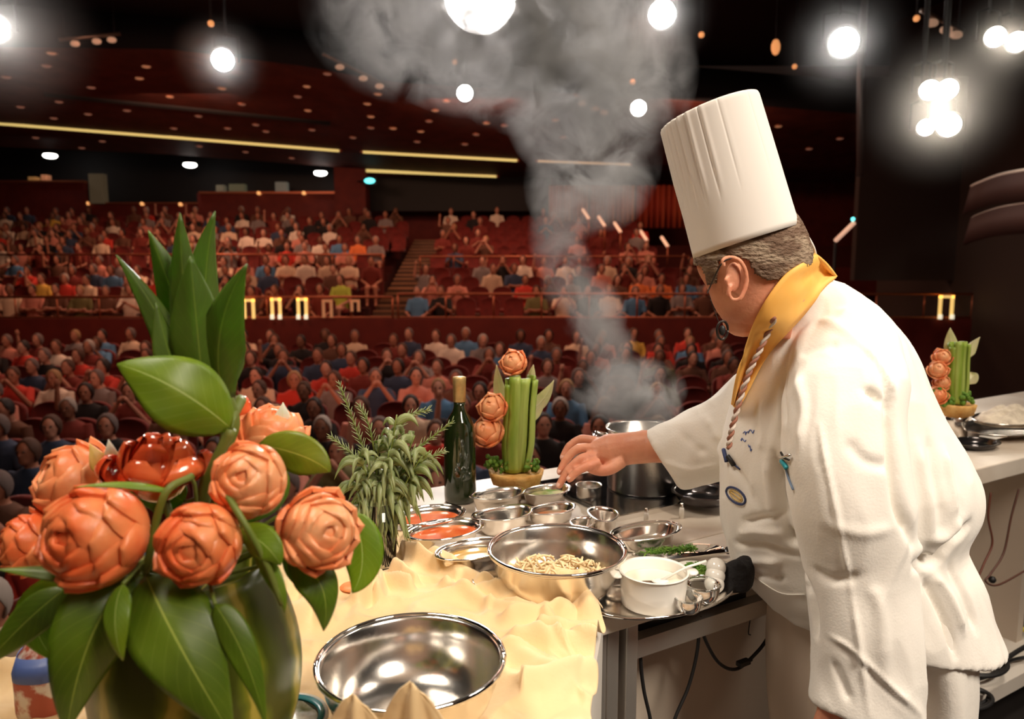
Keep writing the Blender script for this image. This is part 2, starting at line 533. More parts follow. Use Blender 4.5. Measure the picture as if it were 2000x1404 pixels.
fx = [-160 + 2060 * i / 50 for i in range(51)]
rows = []
for k in range(5):
    rows.append([])
    for x in fx:
        yl, Yl = pl(LE, x); yu, Yu = pl(UE, x)
        a, b = at(x, yu, Yu), at(x, yl, Yl)
        rows[-1].append(a + (b - a) * k / 4)
tag(MB().grid(rows).build('ceiling_rear_slope', M_fascia, solid=0.05), kind='structure')
rows = [rows[0], [p + Vector((0, 0.3, 1.0)) for p in rows[0]]]
tag(MB().grid(rows).build('trim_1', M_ceil, solid=0.05), kind='structure')
M_strip = mat('light_strip', (0.8, 0.7, 0.3), 0.5, emit=(0.85, 0.62, 0.20), es=0.85)
M_strip2 = mat('light_strip_dim', (0.8, 0.6, 0.4), 0.5, emit=(0.55, 0.36, 0.2), es=0.7)
for (xa, ya, xb, yb, lab, m, r) in ((-20, 239, 665, 294, 'long yellow light strip across the left of the sloped red ceiling', M_strip, 0.055),
        (707, 296, 1012, 313, 'yellow light strip right of the gap, upper of two', M_strip, 0.055),
        (710, 333, 972, 344, 'yellow light strip right of the gap, lower of two', M_strip, 0.055),
        (1048, 314, 1232, 321, 'pale light strip seen through the steam beside the tall hat', M_strip2, 0.05)):
    n = 14
    pts = [fas(xa + (xb - xa) * i / n, ya + (yb - ya) * i / n, 0.12) for i in range(n + 1)]
    e = empty('light_strip', pts[n // 2], lab, 'light strip')
    MB().tube(pts, r, 8).build('tube', m, e)
    MB().tube([p + Vector((0, 0.07, 0.05)) for p in pts], r * 1.1, 6).build('channel', M_black, e)
    for p in (pts[0], pts[-1]):
        MB().ball(p, r * 1.3, 8).build('end_cap', M_brass, e)
n = 12
pts = [fas(85 + 560 * i / n, 180 + 57 * i / n, 0.03) for i in range(n + 1)]
tag(MB().grid([[p + Vector((0, 0, -0.12)) for p in pts], [p + Vector((0, -0.02, 0.12)) for p in pts]]).build('ceiling_slot', M_black, solid=0.05), 'long dark slot in the sloped red ceiling above the yellow strip', 'slot')
# small recessed downlights
M_dl = mat('downlight_glow', (0.5, 0.25, 0.15), 0.5, emit=(0.80, 0.30, 0.14), es=0.36)
M_dl2 = mat('downlight_faint', (0.3, 0.15, 0.1), 0.5, emit=(0.40, 0.15, 0.09), es=0.4)
rim = MB().lathe([(0.10, 0.0), (0.145, -0.02), (0.15, 0.0), (0.15, 0.05), (0.11, 0.05)], n=14)
dls = [(100, 103, 1), (285, 129, 1), (272, 152, 1), (332, 188, 1), (178, 170, 0), (434, 172, 1), (473, 203, 0), (600, 168, 1), (582, 188, 0), (602, 215, 1), (248, 215, 0), (115, 198, 0), (40, 208, 0), (172, 222, 0), (105, 230, 0), (388, 226, 0), (445, 250, 0), (500, 243, 0), (520, 256, 0), (610, 253, 0), (340, 250, 0),
       (739, 183, 1), (718, 202, 1), (725, 227, 1), (725, 249, 0), (768, 250, 1), (850, 215, 1), (838, 236, 0), (822, 256, 1), (815, 276, 0), (908, 281, 0), (872, 197, 1), (690, 268, 0), (950, 240, 1), (930, 262, 0), (1085, 234, 1), (985, 245, 0), (1100, 268, 0), (640, 100, 0), (12, 150, 0), (90, 128, 0), (1365, 255, 0),
       (1520, 246, 1), (1640, 270, 0), (1580, 290, 0), (300, 265, 0), (390, 285, 0), (200, 275, 0), (70, 268, 0), (480, 296, 0), (570, 308, 0), (160, 288, 0)]
proto = None
DLG = {}
NUM = ['first', 'second', 'third', 'fourth', 'fifth', 'sixth', 'seventh', 'eighth', 'ninth', 'tenth', 'eleventh', 'twelfth', 'thirteenth', 'fourteenth', 'fifteenth', 'sixteenth', 'seventeenth', 'eighteenth', 'nineteenth', 'twentieth'] + ['%dth' % k for k in range(21, 60)]
for i, (px, py, br) in enumerate(dls):
    yu, _ = pl(UE, px)
    c = fas(px, max(py, yu + 6), 0.02)
    if proto is None:
        proto = empty('downlight', c)
        MB_ = MB(); MB_.v = [v + c for v in rim.v]; MB_.f = list(rim.f)
        MB_.build('rim', M_brass, proto)
        MB().ball(c, (0.12, 0.12, 0.045), 12).build('glow_disc', M_dl, proto)
        KIDS[proto.name] = [k for k in bpy.data.objects if k.parent == proto]
        o = proto
    else:
        o = copy_tree(proto)
        o.location = c
    if not br:
        for k in o.children:
            if k.name.startswith('glow_disc'):
                k.material_slots[0].link = 'OBJECT'; k.material_slots[0].material = M_dl2
    side = 'left part' if px < 400 else 'middle' if px < 800 else 'right part'
    DLG.setdefault(('glowing amber' if br else 'faint dim', side), []).append((px, py, o))
for (kind_, side), L_ in DLG.items():
    L_.sort(key=lambda q: q[0])
    for i, (_, _, o) in enumerate(L_):
        tag(o, '%s from left of the %s downlights in the %s of the sloped ceiling' % (NUM[i], kind_, side), 'downlight', '%s downlights in the %s of the sloped ceiling' % (kind_, side))

# hung stage lights and bars
M_beam = mat('spot_lens', (1, 1, 1), 0.3, emit=(1.0, 0.96, 0.90), es=60.0)
M_beamw = mat('spot_lens_warm', (1, 1, 1), 0.3, emit=(1.0, 0.88, 0.70), es=60.0)
def stage_light(px, py, Y, rpx, label, warm=False, top=7.5):
    c = at(px, py, Y)
    r = rpx * Y / F
    e = empty('stage_light', c, label, 'stage light')
    d = (Vector((0.2, 1.4, 1.2)) - c).normalized()
    M = d.to_track_quat('Z', 'Y').to_matrix()
    MB().lathe([(0.001, 0.0), (r * .6, 0.02), (r, 0.0)], c, 24, M).build('lens', M_beamw if warm else M_beam, e)
    MB().lathe([(r * 1.02, 0.01), (r * 1.12, 0.05), (r * 1.2, 0.04), (r * 1.2, -0.1), (r * 1.1, -0.35), (r * .7, -0.5), (0.001, -0.52)], c, 24, M).build('lamp_housing', M_black, e)
    k = MB()
    for sx in (-1, 1):
        k.tube([c + Vector((sx * r * 1.25, -d.y * .2, 0)), c + Vector((sx * r * 1.25, -d.y * .2, r * 1.3 + .2)), c + Vector((0, -d.y * .2, r * 1.3 + .25))], 0.02, 6)
    zt = max(top, c.z + r + 0.3)
    k.tube([c + Vector((0, -d.y * .2, r * 1.3 + .2)), Vector((c.x, c.y - d.y * .2, zt))], 0.025, 6)
    k.build('yoke', M_black, e)
    return e
stage_light(435, 117, 13.0, 19, 'white stage spotlight over the left of the audience')
stage_light(938, -8, 9.0, 66, 'very large glaring white spotlight behind the steam at the top')
stage_light(1293, 28, 12.0, 24, 'bright white spotlight right of the steam, above the tall hat')
stage_light(1648, 83, 12.0, 25, 'bright white spotlight right of the tall hat')
stage_light(1247, 211, 16.0, 14, 'small white spotlight just left of the tall hat')
stage_light(908, 182, 17.0, 14, 'small white spotlight in the middle, left of the steam')
stage_light(1944, 72, 10.0, 17, 'white spotlight near the top right corner, left of a pair', True)
stage_light(1986, 82, 10.0, 17, 'white spotlight near the top right corner, right of a pair', True)
stage_light(1816, 176, 10.0, 17, 'warm glaring lamp in the cluster of four, upper left', True)
stage_light(1851, 174, 10.0, 17, 'warm glaring lamp in the cluster of four, upper right', True)
stage_light(1808, 249, 10.0, 14, 'warm glaring lamp in the cluster of four, lower left and smallest', True)
stage_light(1853, 244, 10.0, 20, 'warm glaring lamp in the cluster of four, lower right', True)
stage_light(-10, 55, 10.0, 22, 'white spotlight cut by the left edge of the picture')
for (xa, ya, xb, yb, Y, lab) in ((115, 78, 235, 66, 15, 'dim lighting bar near the ceiling at the upper left'), (630, 105, 760, 168, 16, 'dim slanting lighting bar left of the steam'), (1120, 185, 1190, 215, 16, 'short dim lighting bar behind the steam'), (1800, 20, 1880, 60, 11, 'dim bar near the ceiling at the upper right')):
    a, b = at(xa, ya, Y), at(xb, yb, Y + 0.6)
    e = empty('lighting_bar', (a + b) / 2, lab, 'lighting bar')
    MB().tube([a, b], 0.035, 8).build('pipe', mat('bar_metal', (0.2, 0.15, 0.12), 0.4, 0.7), e)
    for t in (0.25, 0.6, 0.85):
        p = a + (b - a) * t
        k = MB().ball(p + Vector((0, 0, -0.1)), (0.10, 0.06, 0.06), 10)
        k.build('fitting', mat('fitting', (0.5, 0.3, 0.2), 0.5, emit=(0.7, 0.4, 0.25), es=0.35), e)
    for t in (0.1, 0.9):
        p = a + (b - a) * t
        MB().tube([p, (p.x, p.y, 7.5)], 0.012, 5).build('hanger', M_black, e)
# small amber specks: far lamps on the black ceiling
for (px, py, Y, lab) in ((412, 46, 12, 'tiny amber lamp on the black ceiling above the left spotlight'), (888, 121, 14, 'tiny amber lamp on the ceiling above the middle spotlight'), (1515, 92, 14, 'orange oval lamp on the ceiling right of the tall hat'), (1236, 160, 14, 'tiny amber lamp above the small spotlight by the hat'), (1370, 68, 13, 'faint amber ceiling lamp between the two bright spotlights'), (1552, 130, 15, 'faint orange ceiling lamp under the spotlight right of the hat'), (1790, 36, 12, 'faint grey lamp on the ceiling above the lamp cluster')):
    c = at(px, py, Y)
    e = empty('ceiling_lamp', c, lab, 'lamp', 'small lamps on the dark ceiling')
    big = 1.7 if px == 1515 else 1
    MB().ball(c, (0.05 * big, 0.05, 0.05 * big ** 2), 10).build('bulb', mat('amber_bulb', (1, .5, .2), .5, emit=(0.9, 0.35, 0.12), es=0.8), e)
    MB().tube([c + Vector((0, 0, 0.05)), (c.x, c.y, 7.5)], 0.015, 5).build('stem', M_black, e)

# drapes at the right rear, side balconies, pipe for a wall corner's glint
M_drape = mat('gold_drape', (0.42, 0.10, 0.03), 0.7, c2=(0.60, 0.26, 0.10), ns=2.2, stretch=(1, 1, 0.15))
M_drape2 = mat('red_drape', (0.35, 0.04, 0.02), 0.7, c2=(0.5, 0.10, 0.04), ns=2, stretch=(1, 1, 0.2))
for (xa, xb, Y, m, lab) in ((1072, 1150, 27.2, M_drape, 'pale gold drape at the rear right, left of three'), (1152, 1240, 27.0, M_drape, 'gold and orange drape at the rear right, middle of three'), (1242, 1345, 26.8, M_drape2, 'red orange drape at the rear right, nearest the hat')):
    a, b = at(xa, 445, Y), at(xb, 362, Y)
    rows = []
    for k in range(2):
        rows.append([Vector((a.x + (b.x - a.x) * i / 60, Y + 0.09 * math.sin(i * 0.95) + 0.05 * math.sin(i * 0.37), (a.z, b.z)[k])) for i in range(61)])
    tag(MB().grid(rows).build('drape', m, solid=0.02), lab, 'drape')
for (px, py) in ((1144, 418), (1175, 432), (1206, 444), (1257, 460), (1298, 472)):
    pass
for (px, py, lab) in ((1144, 418, 'topmost'), (1175, 432, 'second from the top'), (1206, 444, 'middle'), (1257, 460, 'second from the bottom'), (1298, 472, 'lowest')):
    a, b = at(px - 6, py - 9, 24), at(px + 6, py + 9, 23.6)
    e = empty('step_light', b, '%s of five short slanting pale step lights beside the drapes' % lab, 'light', 'step lights descending beside the drapes')
    MB().tube([a, b], 0.05, 8).build('tube', mat('step_glow', (1, .7, .5), .5, emit=(0.95, 0.5, 0.3), es=0.8), e)
    MB().tube([b, b + Vector((0, 0, -0.7))], 0.025, 6).build('post', M_brass, e)
a, b = at(1632, 470, 14), at(1668, 435, 13.6)
e = empty('handrail_light', a, 'slanting pale tube light with a teal tip behind the neck of the chef', 'light')
MB().tube([a, b], 0.04, 8).build('tube', mat('tube_glow', (1, .7, .5), .5, emit=(0.75, 0.42, 0.28), es=0.8), e)
MB().ball(at(1666, 428, 13.6), 0.035, 10).build('tip', M_teal, e)
MB().tube([a, Vector((a.x, a.y, -0.9))], 0.03, 6).build('post', M_black, e)
c = at(1688, 300, 12.5)
tag(MB().tube([at(1680, 345, 12.5), at(1680, 155, 12.5), (at(1680, 155, 12.5).x, 12.5, 7.5)], 0.055, 20).build('glint_pipe', mat('glint_metal', (0.16, 0.14, 0.13), 0.35, 0.6)), 'dull metal pipe added as a wall corner glint right of the tall hat', 'pipe')  # pipe stands in for the glint along a wall corner
pxslab('wall_side_house', 1668, 150, 2300, 548, 16.8, 0.2, mat('side_wall', (0.05, 0.035, 0.03), 0.7))
for j, (ya, yb, lab) in enumerate(((356, 330, 'upper of two curved balcony rails at the right edge'), (418, 396, 'lower of two curved balcony rails at the right edge'))):
    p = [at(1898, ya + 8, 11.5), at(1915, ya, 11.2), at(1960, (ya + yb) / 2 - 3, 10.6), at(2040, yb - 4, 9.8)]
    e = empty('balcony', p[2], lab, 'balcony')
    q = spline(p, 6)
    MB().tube(q, 0.026 if j == 0 else 0.018, 8).build('rail', mat('balcony_rail', (0.75, 0.62, 0.52), 0.4, 0.3), e)
    MB().grid([q, [v + Vector((0, 0.15, -0.4)) for v in q]]).build('front_panel', mat('balcony_front', (0.05, 0.02, 0.015), 0.6), e, solid=0.04)

# ================================================= SEATS
def seat_parts(e=None, origin=(0, 0, 0)):
    out = []
    k = MB()
    rows = []
    n = 14
    def prof(off, tz):
        r = []
        for i in range(n + 1):
            a = PI * i / n
            x = -0.235 * math.cos(a)
            z = 0.84 + 0.16 * math.sin(a) ** 0.8 if 0 < i < n else 0.80
            r.append((x, z))
        return [(-0.225, 0.36)] + r + [(0.225, 0.36)]
    P = prof(0, 0)
    for y, s_ in ((-0.035, 0.90), (-0.055, 1.0), (0.035, 1.0), (0.05, 0.93)):
        rows.append([Vector((x * s_, 0.16 + y + 0.10 * (z - 0.4), 0.68 + (z - 0.68) * (1 - (1 - s_) * 0.4))) for x, z in P])
    k.grid(rows, True, True)
    out.append(('backrest', k, M_seat))
    k = MB()
    rows = []
    for z, s_ in ((0.36, 0.9), (0.38, 1.0), (0.44, 1.0), (0.465, 0.9)):
        rows.append([Vector((0.215 * s_ * sx, -0.06 + 0.215 * s_ * sy, z)) for sx, sy in ((-1, -1), (-.6, -1.06), (.6, -1.06), (1, -1), (1, 1), (-1, 1))])
    k.grid(rows, True, True)
    out.append(('seat_cushion', k, M_seat))
    for sx in (-1, 1):
        k = MB().box((sx * 0.255, -0.05, 0.62), (0.05, 0.34, 0.035))
        k.box((sx * 0.255, 0.02, 0.31), (0.035, 0.22, 0.60))
        out.append(('armrest', k, M_seatw))
    return out
def make_seat():
    e = empty('theatre_seat', (0, 0, 0))
    for nm, k, m in seat_parts():
        k.build(nm, m, e, origin=(0, 0, 0), smooth=nm != 'armrest')
    return e
def make_seat_single():
    k = MB()
    for nm, q, m in seat_parts():
        k.add(q.v, q.f, 1 if nm == 'armrest' else 0)
    o = k.build('theatre_seat', [M_seat, M_seatw], origin=(0, 0, 0))
    return o

# ================================================= THE AUDIENCE
SK = [mat('skin_%d' % i, c, 0.55) for i, c in enumerate(((0.50, 0.22, 0.14), (0.42, 0.17, 0.10), (0.58, 0.28, 0.19), (0.22, 0.09, 0.05)))]
HR = {'grey': mat('hair_grey', (0.15, 0.11, 0.10), 0.8), 'dark': mat('hair_dark', (0.02, 0.012, 0.01), 0.6), 'brown': mat('hair_brown', (0.08, 0.035, 0.02), 0.7), 'white': mat('hair_white', (0.38, 0.32, 0.28), 0.8), 'blond': mat('hair_blond', (0.35, 0.2, 0.09), 0.7)}
SH = {'white': (0.85, 0.72, 0.58), 'cream': (0.75, 0.55, 0.38), 'black': (0.018, 0.014, 0.014), 'dark blue': (0.04, 0.06, 0.11), 'blue': (0.10, 0.24, 0.42), 'red': (0.62, 0.05, 0.03), 'dark red': (0.20, 0.03, 0.02),
      'orange': (0.85, 0.22, 0.06), 'yellow': (0.85, 0.55, 0.10), 'brown': (0.14, 0.06, 0.035), 'grey': (0.25, 0.21, 0.2), 'pink': (0.65, 0.25, 0.18), 'olive': (0.16, 0.14, 0.05), 'lime': (0.5, 0.6, 0.08)}
SHM = {k: mat('shirt_' + k.replace(' ', '_'), v, 0.85) for k, v in SH.items()}
M_trou = mat('dark_trousers', (0.03, 0.02, 0.02), 0.85)
POSES = {  # elbows and hands of the left side (x>0); mirrored unless given
    'hands in lap': dict(e=(0.25, -0.06, 0.68), h=(0.08, -0.30, 0.56)),
    'arms crossed': dict(e=(0.25, -0.10, 0.70), h=(-0.10, -0.20, 0.76)),
    'clapping': dict(e=(0.24, -0.16, 0.72), h=(0.03, -0.33, 0.88)),
    'hands at face': dict(e=(0.26, -0.22, 0.80), h=(0.06, -0.26, 1.10)),
    'one arm raised': dict(e=(0.26, -0.08, 0.72), h=(0.12, -0.3, 0.62), e2=(-0.30, -0.10, 1.02), h2=(-0.27, -0.16, 1.30)),
}
def person_mesh(pose, lean=0.0):
    P = POSES[pose]
    body = MB()
    L = lambda z: -lean * max(0, z - 0.45)
    def torso(k, g=0.0, z0=0.45, z1=1.02):
        rows = []
        for z, rx, ry in ((0.44, .18, .12), (0.52, .185, .13), (0.66, .165, .12), (0.80, .18, .12), (0.92, .195, .11), (0.985, .17, .09), (1.03, .09, .07), (1.05, .06, .055)):
            rows.append([Vector(((rx + g) * math.cos(a), 0.03 + L(z) + (ry + g) * math.sin(a), z)) for a in [2 * PI * i / 16 for i in range(16)]])
        k.grid(rows, True, True)
    torso(body)
    hd = Vector((0, L(1.2) - 0.01, 1.20))
    body.tube([(0, 0.03 + L(1.0), 0.98), (0, 0.02 + L(1.1), 1.12)], 0.055, 10)
    body.ball(hd, (0.078, 0.098, 0.115), 14)
    body.ball(hd + Vector((0, -0.098, -0.02)), (0.014, 0.022, 0.022), 8)
    body.ball(hd + Vector((0, -0.05, -0.07)), (0.05, 0.05, 0.05), 10)
    for sx in (-1, 1):
        body.ball(hd + Vector((sx * 0.08, 0.0, -0.01)), (0.012, 0.02, 0.03), 8)
    arms = []
    for sx in (-1, 1):
        e, h = P['e'], P['h']
        if sx < 0 and 'e2' in P:
            e, h = P['e2'], P['h2']; mx = 1
        else:
            mx = sx
        e = Vector((e[0] * mx, e[1] + L(e[2]), e[2])); h = Vector((h[0] * mx, h[1] + L(h[2]), h[2]))
        s0 = Vector((sx * 0.18, 0.03 + L(.97), 0.965))
        arms.append((s0, e, h))
        body.tube([s0, (s0 + e) / 2, e, (e + h) / 2, h], [0.05, 0.047, 0.04, 0.036, 0.027], 10)
        d = (h - e).normalized()
        body.ball(h + d * 0.045, (0.042, 0.03, 0.05), 10, d.to_track_quat('Z', 'Y').to_matrix())
        for q in range(3):
            w = (q - 1) * 0.022
            body.tube([h + d * 0.06 + Vector((w, 0, 0)), h + d * 0.115 + Vector((w * 1.1, 0.0, 0))], [0.011, 0.008], 6)
    legs = []
    for sx in (-1, 1):
        p = [Vector((sx * 0.09, 0.0, 0.49)), Vector((sx * 0.11, -0.42, 0.50)), Vector((sx * 0.11, -0.44, 0.06))]
        body.tube([p[0], (p[0] + p[1]) / 2, p[1]], [0.085, 0.075, 0.06], 10)
        body.tube([p[1] + Vector((0, 0, 0.02)), (p[1] + p[2]) / 2, p[2]], [0.058, 0.05, 0.036], 10)
        body.ball(p[2] + Vector((0, -0.07, -0.02)), (0.042, 0.11, 0.035), 10)
        legs.append(p)
    b = body.build('body', SK[0], origin=(0, 0, 0), remesh=0.016, soft=2)
    bake(b)
    sh = MB()
    torso(sh, 0.018)
    for s0, e, h in arms:
        sh.tube([s0 - (e - s0) * 0.1, (s0 + e) / 2, s0.lerp(e, 0.85)], [0.062, 0.062, 0.058], 10)
    s = sh.build('shirt', SHM['white'], origin=(0, 0, 0), remesh=0.016, soft=2)
    bake(s)
    tr = MB()
    for p in legs:
        tr.tube([p[0] + Vector((0, 0.05, 0)), (p[0] + p[1]) / 2, p[1] + Vector((0, -0.03, 0))], [0.10, 0.09, 0.072], 10)
        tr.tube([p[1] + Vector((0, 0, 0.03)), (p[1] + p[2]) / 2, p[2] + Vector((0, 0, 0.02))], [0.07, 0.062, 0.055], 10)
    t = tr.build('trousers', M_trou, origin=(0, 0, 0))
    hairs = []
    for long_ in (False, True):
        k = MB()
        rows = []
        zb = -0.14 if long_ else -0.02
        for i in range(9):
            t_ = i / 8
            row = []
            for j in range(18):
                a = 2 * PI * j / 18
                front = max(0, -math.sin(a))
                lim = PI * (0.58 + (0.22 if long_ else 0.08) * (1 - front)) - front * 1.28 + 0.08 * math.sin(a * 7) * front
                th = 0.02 + lim * t_
                row.append(hd + Vector((0.085 * math.sin(th) * math.cos(a) * (1.1 if long_ else 1), 0.012 + 0.105 * math.sin(th) * math.sin(a), 0.121 * math.cos(th))))
            rows.append(row)
        k.grid(rows, True, False)
        h = k.build('hair', HR['grey'], origin=(0, 0, 0), solid=0.012)
        bake(h)
        hairs.append(h)
    return b, s, t, hairs
rnd = random.Random(11)
LIB = []
for pi_, (pose, lean) in enumerate((('hands in lap', 0.0), ('arms crossed', 0.05), ('clapping', 0.1), ('hands at face', 0.05), ('one arm raised', 0.0), ('hands in lap', 0.25))):
    b, s, t, hs = person_mesh(pose, lean)
    LIB.append((pose if pi_ < 5 else 'leaning forward', b.data, s.data, t.data, hs[0].data, hs[1].data))
    for o in (b, s, t, *hs):
        bpy.data.objects.remove(o)
# places the photograph singles out: (pixel of the chest, shirt colour, hair)
KNOWN = [(98, 437, 'yellow', 'brown', 0), (135, 443, 'pink', 'grey', 0), (45, 468, 'cream', 'dark', 0), (100, 470, 'pink', 'dark', 0), (190, 473, 'cream', 'white', 0), (215, 482, 'red', 'brown', 0), (475, 438, 'white', 'brown', 1), (465, 476, 'white', 'dark', 0), (505, 478, 'white', 'grey', 1),
         (578, 465, 'white', 'grey', 0), (622, 494, 'white', 'brown', 0), (650, 468, 'white', 'white', 0), (665, 485, 'blue', 'brown', 0), (697, 481, 'orange', 'grey', 0), (540, 466, 'dark blue', 'brown', 0), (80, 560, 'yellow', 'brown', 4), (128, 572, 'red', 'white', 0), (180, 568, 'cream', 'dark', 1), (190, 532, 'pink', 'grey', 0),
         (108, 722, 'white', 'brown', 0), (165, 765, 'red', 'dark', 3), (180, 820, 'black', 'dark', 4), (205, 687, 'blue', 'dark', 0), (250, 650, 'cream', 'grey', 0), (500, 560, 'cream', 'grey', 0), (710, 570, 'lime', 'brown', 0), (790, 632, 'blue', 'grey', 0), (838, 690, 'white', 'brown', 0), (905, 692, 'blue', 'white', 0),
         (850, 425, 'white', 'brown', 0), (958, 412, 'white', 'brown', 0), (1095, 533, 'white', 'grey', 0), (1180, 535, 'cream', 'white', 0), (1248, 572, 'orange', 'brown', 1), (1282, 572, 'orange', 'dark', 0), (1325, 580, 'blue', 'dark', 0), (1240, 692, 'yellow', 'brown', 0), (1145, 670, 'cream', 'brown', 0), (1020, 665, 'dark blue', 'dark', 0),
         (520, 700, 'black', 'brown', 3), (600, 700, 'black', 'dark', 2), (720, 735, 'black', 'brown', 3), (745, 780, 'dark blue', 'grey', 3), (800, 760, 'dark blue', 'dark', 0), (515, 785, 'cream', 'dark', 0), (545, 850, 'pink', 'brown', 2), (20, 715, 'red', 'dark', 0), (160, 730, 'red', 'brown', 0), (640, 800, 'grey', 'brown', 3), (20, 610, 'cream', 'grey', 0), (1370, 690, 'red', 'brown', 0), (1430, 700, 'pink', 'grey', 0), (1300, 700, 'red', 'grey', 1)]
COLS = ['black'] * 5 + ['dark red'] * 5 + ['brown'] * 5 + ['grey'] * 3 + ['dark blue'] * 3 + ['pink'] * 4 + ['red'] * 2 + ['cream'] * 3 + ['white'] * 2 + ['olive'] + ['blue']
COLD = ['black'] * 4 + ['dark red'] * 6 + ['brown'] * 5 + ['grey'] * 3 + ['dark blue'] * 3 + ['pink'] * 3 + ['red', 'cream', 'white']
HAIRS = ['grey'] * 5 + ['dark'] * 4 + ['brown'] * 5 + ['white'] * 2 + ['blond']
ORD = ['first', 'second', 'third', 'fourth', 'fifth', 'sixth', 'seventh', 'eighth', 'ninth', 'tenth', 'eleventh', 'twelfth', 'thirteenth', 'fourteenth', 'fifteenth']
spots = []      # (x, Y, z, block, row, seatindex)
def fill(rows, block, xa, xb, pitch=0.56):
    for i, (Y, z) in enumerate(rows):
        a, b = xa(Y), xb(Y)
        n = int((b - a) / pitch)
        off = 0.28 * (i % 2)
        for j in range(n):
            x = a + off + pitch * (j + 0.5)
            if block == 'lower stalls' and Y < edgeY(x) * 1.0 + 1.35 and x > -5.5:
                continue
            spots.append((x, Y, z, block, i))
# the side the chef hides is left out
fill(LOW, 'lower stalls', lambda Y: -(0.70 * Y + 0.6), lambda Y: 0.345 * Y)
fill(MID, 'left upper block below the middle rail', lambda Y: -(0.70 * Y + 0.4), lambda Y: AIS[0] - 0.1)
fill(MID, 'right upper block below the middle rail', lambda Y: AIS[1] + 0.1, lambda Y: 0.30 * Y)
fill(TOP, 'left upper block above the middle rail', lambda Y: -(0.70 * Y + 0.4), lambda Y: AIS[0] - 0.1)
fill(TOP, 'right upper block above the middle rail', lambda Y: AIS[1] + 0.1, lambda Y: min(0.2 * Y, 4.6))
def onscreen(x, Y, z, h=1.0):
    px, py = pix((x, Y, z + h))
    return -30 < px < 1470 and py < 1330
spots = [s for s in spots if onscreen(*s[:3])]
# who sits where
occ = {}
for idx, (x, Y, z, block, i) in enumerate(spots):
    p = 0.68 if block == 'lower stalls' else (0.56 if 'above' in block else 0.70)
    if block == 'right upper block above the middle rail' and x > -0.6:
        p = 0.12 if Y > 24 or x < 1.5 else 0.3
    if rnd.random() < p:
        occ[idx] = [rnd.choice(COLS if 'above' not in block else COLD), rnd.choice(HAIRS), rnd.choice((0, 0, 0, 1, 1, 2, 3, 3, 5, 5, 4) if rnd.random() < .8 else (0,)), rnd.random() < 0.45]
for (kx, ky, col, hair, pose) in KNOWN:
    best = None
    for idx, (x, Y, z, block, i) in enumerate(spots):
        px, py = pix((x, Y - 0.1, z + 0.86))
        d = (px - kx) ** 2 + (2 * (py - ky)) ** 2
        if best is None or d < best[0]:
            best = (d, idx)
    occ[best[1]] = [col, hair, pose, rnd.random() < 0.4]
_o = MB().ball((0, 0, 0), (.013, .012, .009), 8).build('eye', mat('eye_dark', (0.03, 0.012, 0.008), .6), origin=(0, 0, 0)); EYE = _o.data; bpy.data.objects.remove(_o)
_o = MB().ball((0, 0, 0), (.022, .008, .006), 8).build('mouth', mat('lips', (0.22, 0.05, 0.03), .6), origin=(0, 0, 0)); MOU = _o.data; bpy.data.objects.remove(_o)
seatA, seatB = make_seat(), make_seat_single()
order = sorted(range(len(spots)), key=lambda k: spots[k][1])
usedA = usedB = False
nseat = 0
restS = MB()
SEATO = {}
for n_, idx in enumerate(order):
    x, Y, z, block, i = spots[idx]
    lab = 'dark red upholstered theatre seat, %s row from the %s of the %s' % (ORD[i], 'stage' if block == 'lower stalls' else 'front', block)
    grp = 'theatre seats, %s row, %s' % (ORD[i], block)
    if n_ < 300:
        if block == 'lower stalls':
            o = copy_tree(seatA) if usedA else seatA
            usedA = True
        else:
            o = seatB.copy() if usedB else seatB
            if usedB: COL.objects.link(o)
            usedB = True
        o.location = (x, Y, z)
        tag(o, lab, 'seat', grp)
        nseat += 1
        SEATO[idx] = o
    else:
        for nm, q, m in (SEATQ if 'SEATQ' in globals() else globals().setdefault('SEATQ', seat_parts())):
            if nm == 'armrest': continue
            restS.add([v + Vector((x, Y, z)) for v in q.v], q.f)
if not usedB:
    bpy.data.objects.remove(seatB)
tag(restS.build('theatre_seats_far_rows', M_seat, fixn=False), 'mass of small dark red seats in the far upper rows', 'seats', kind='stuff')
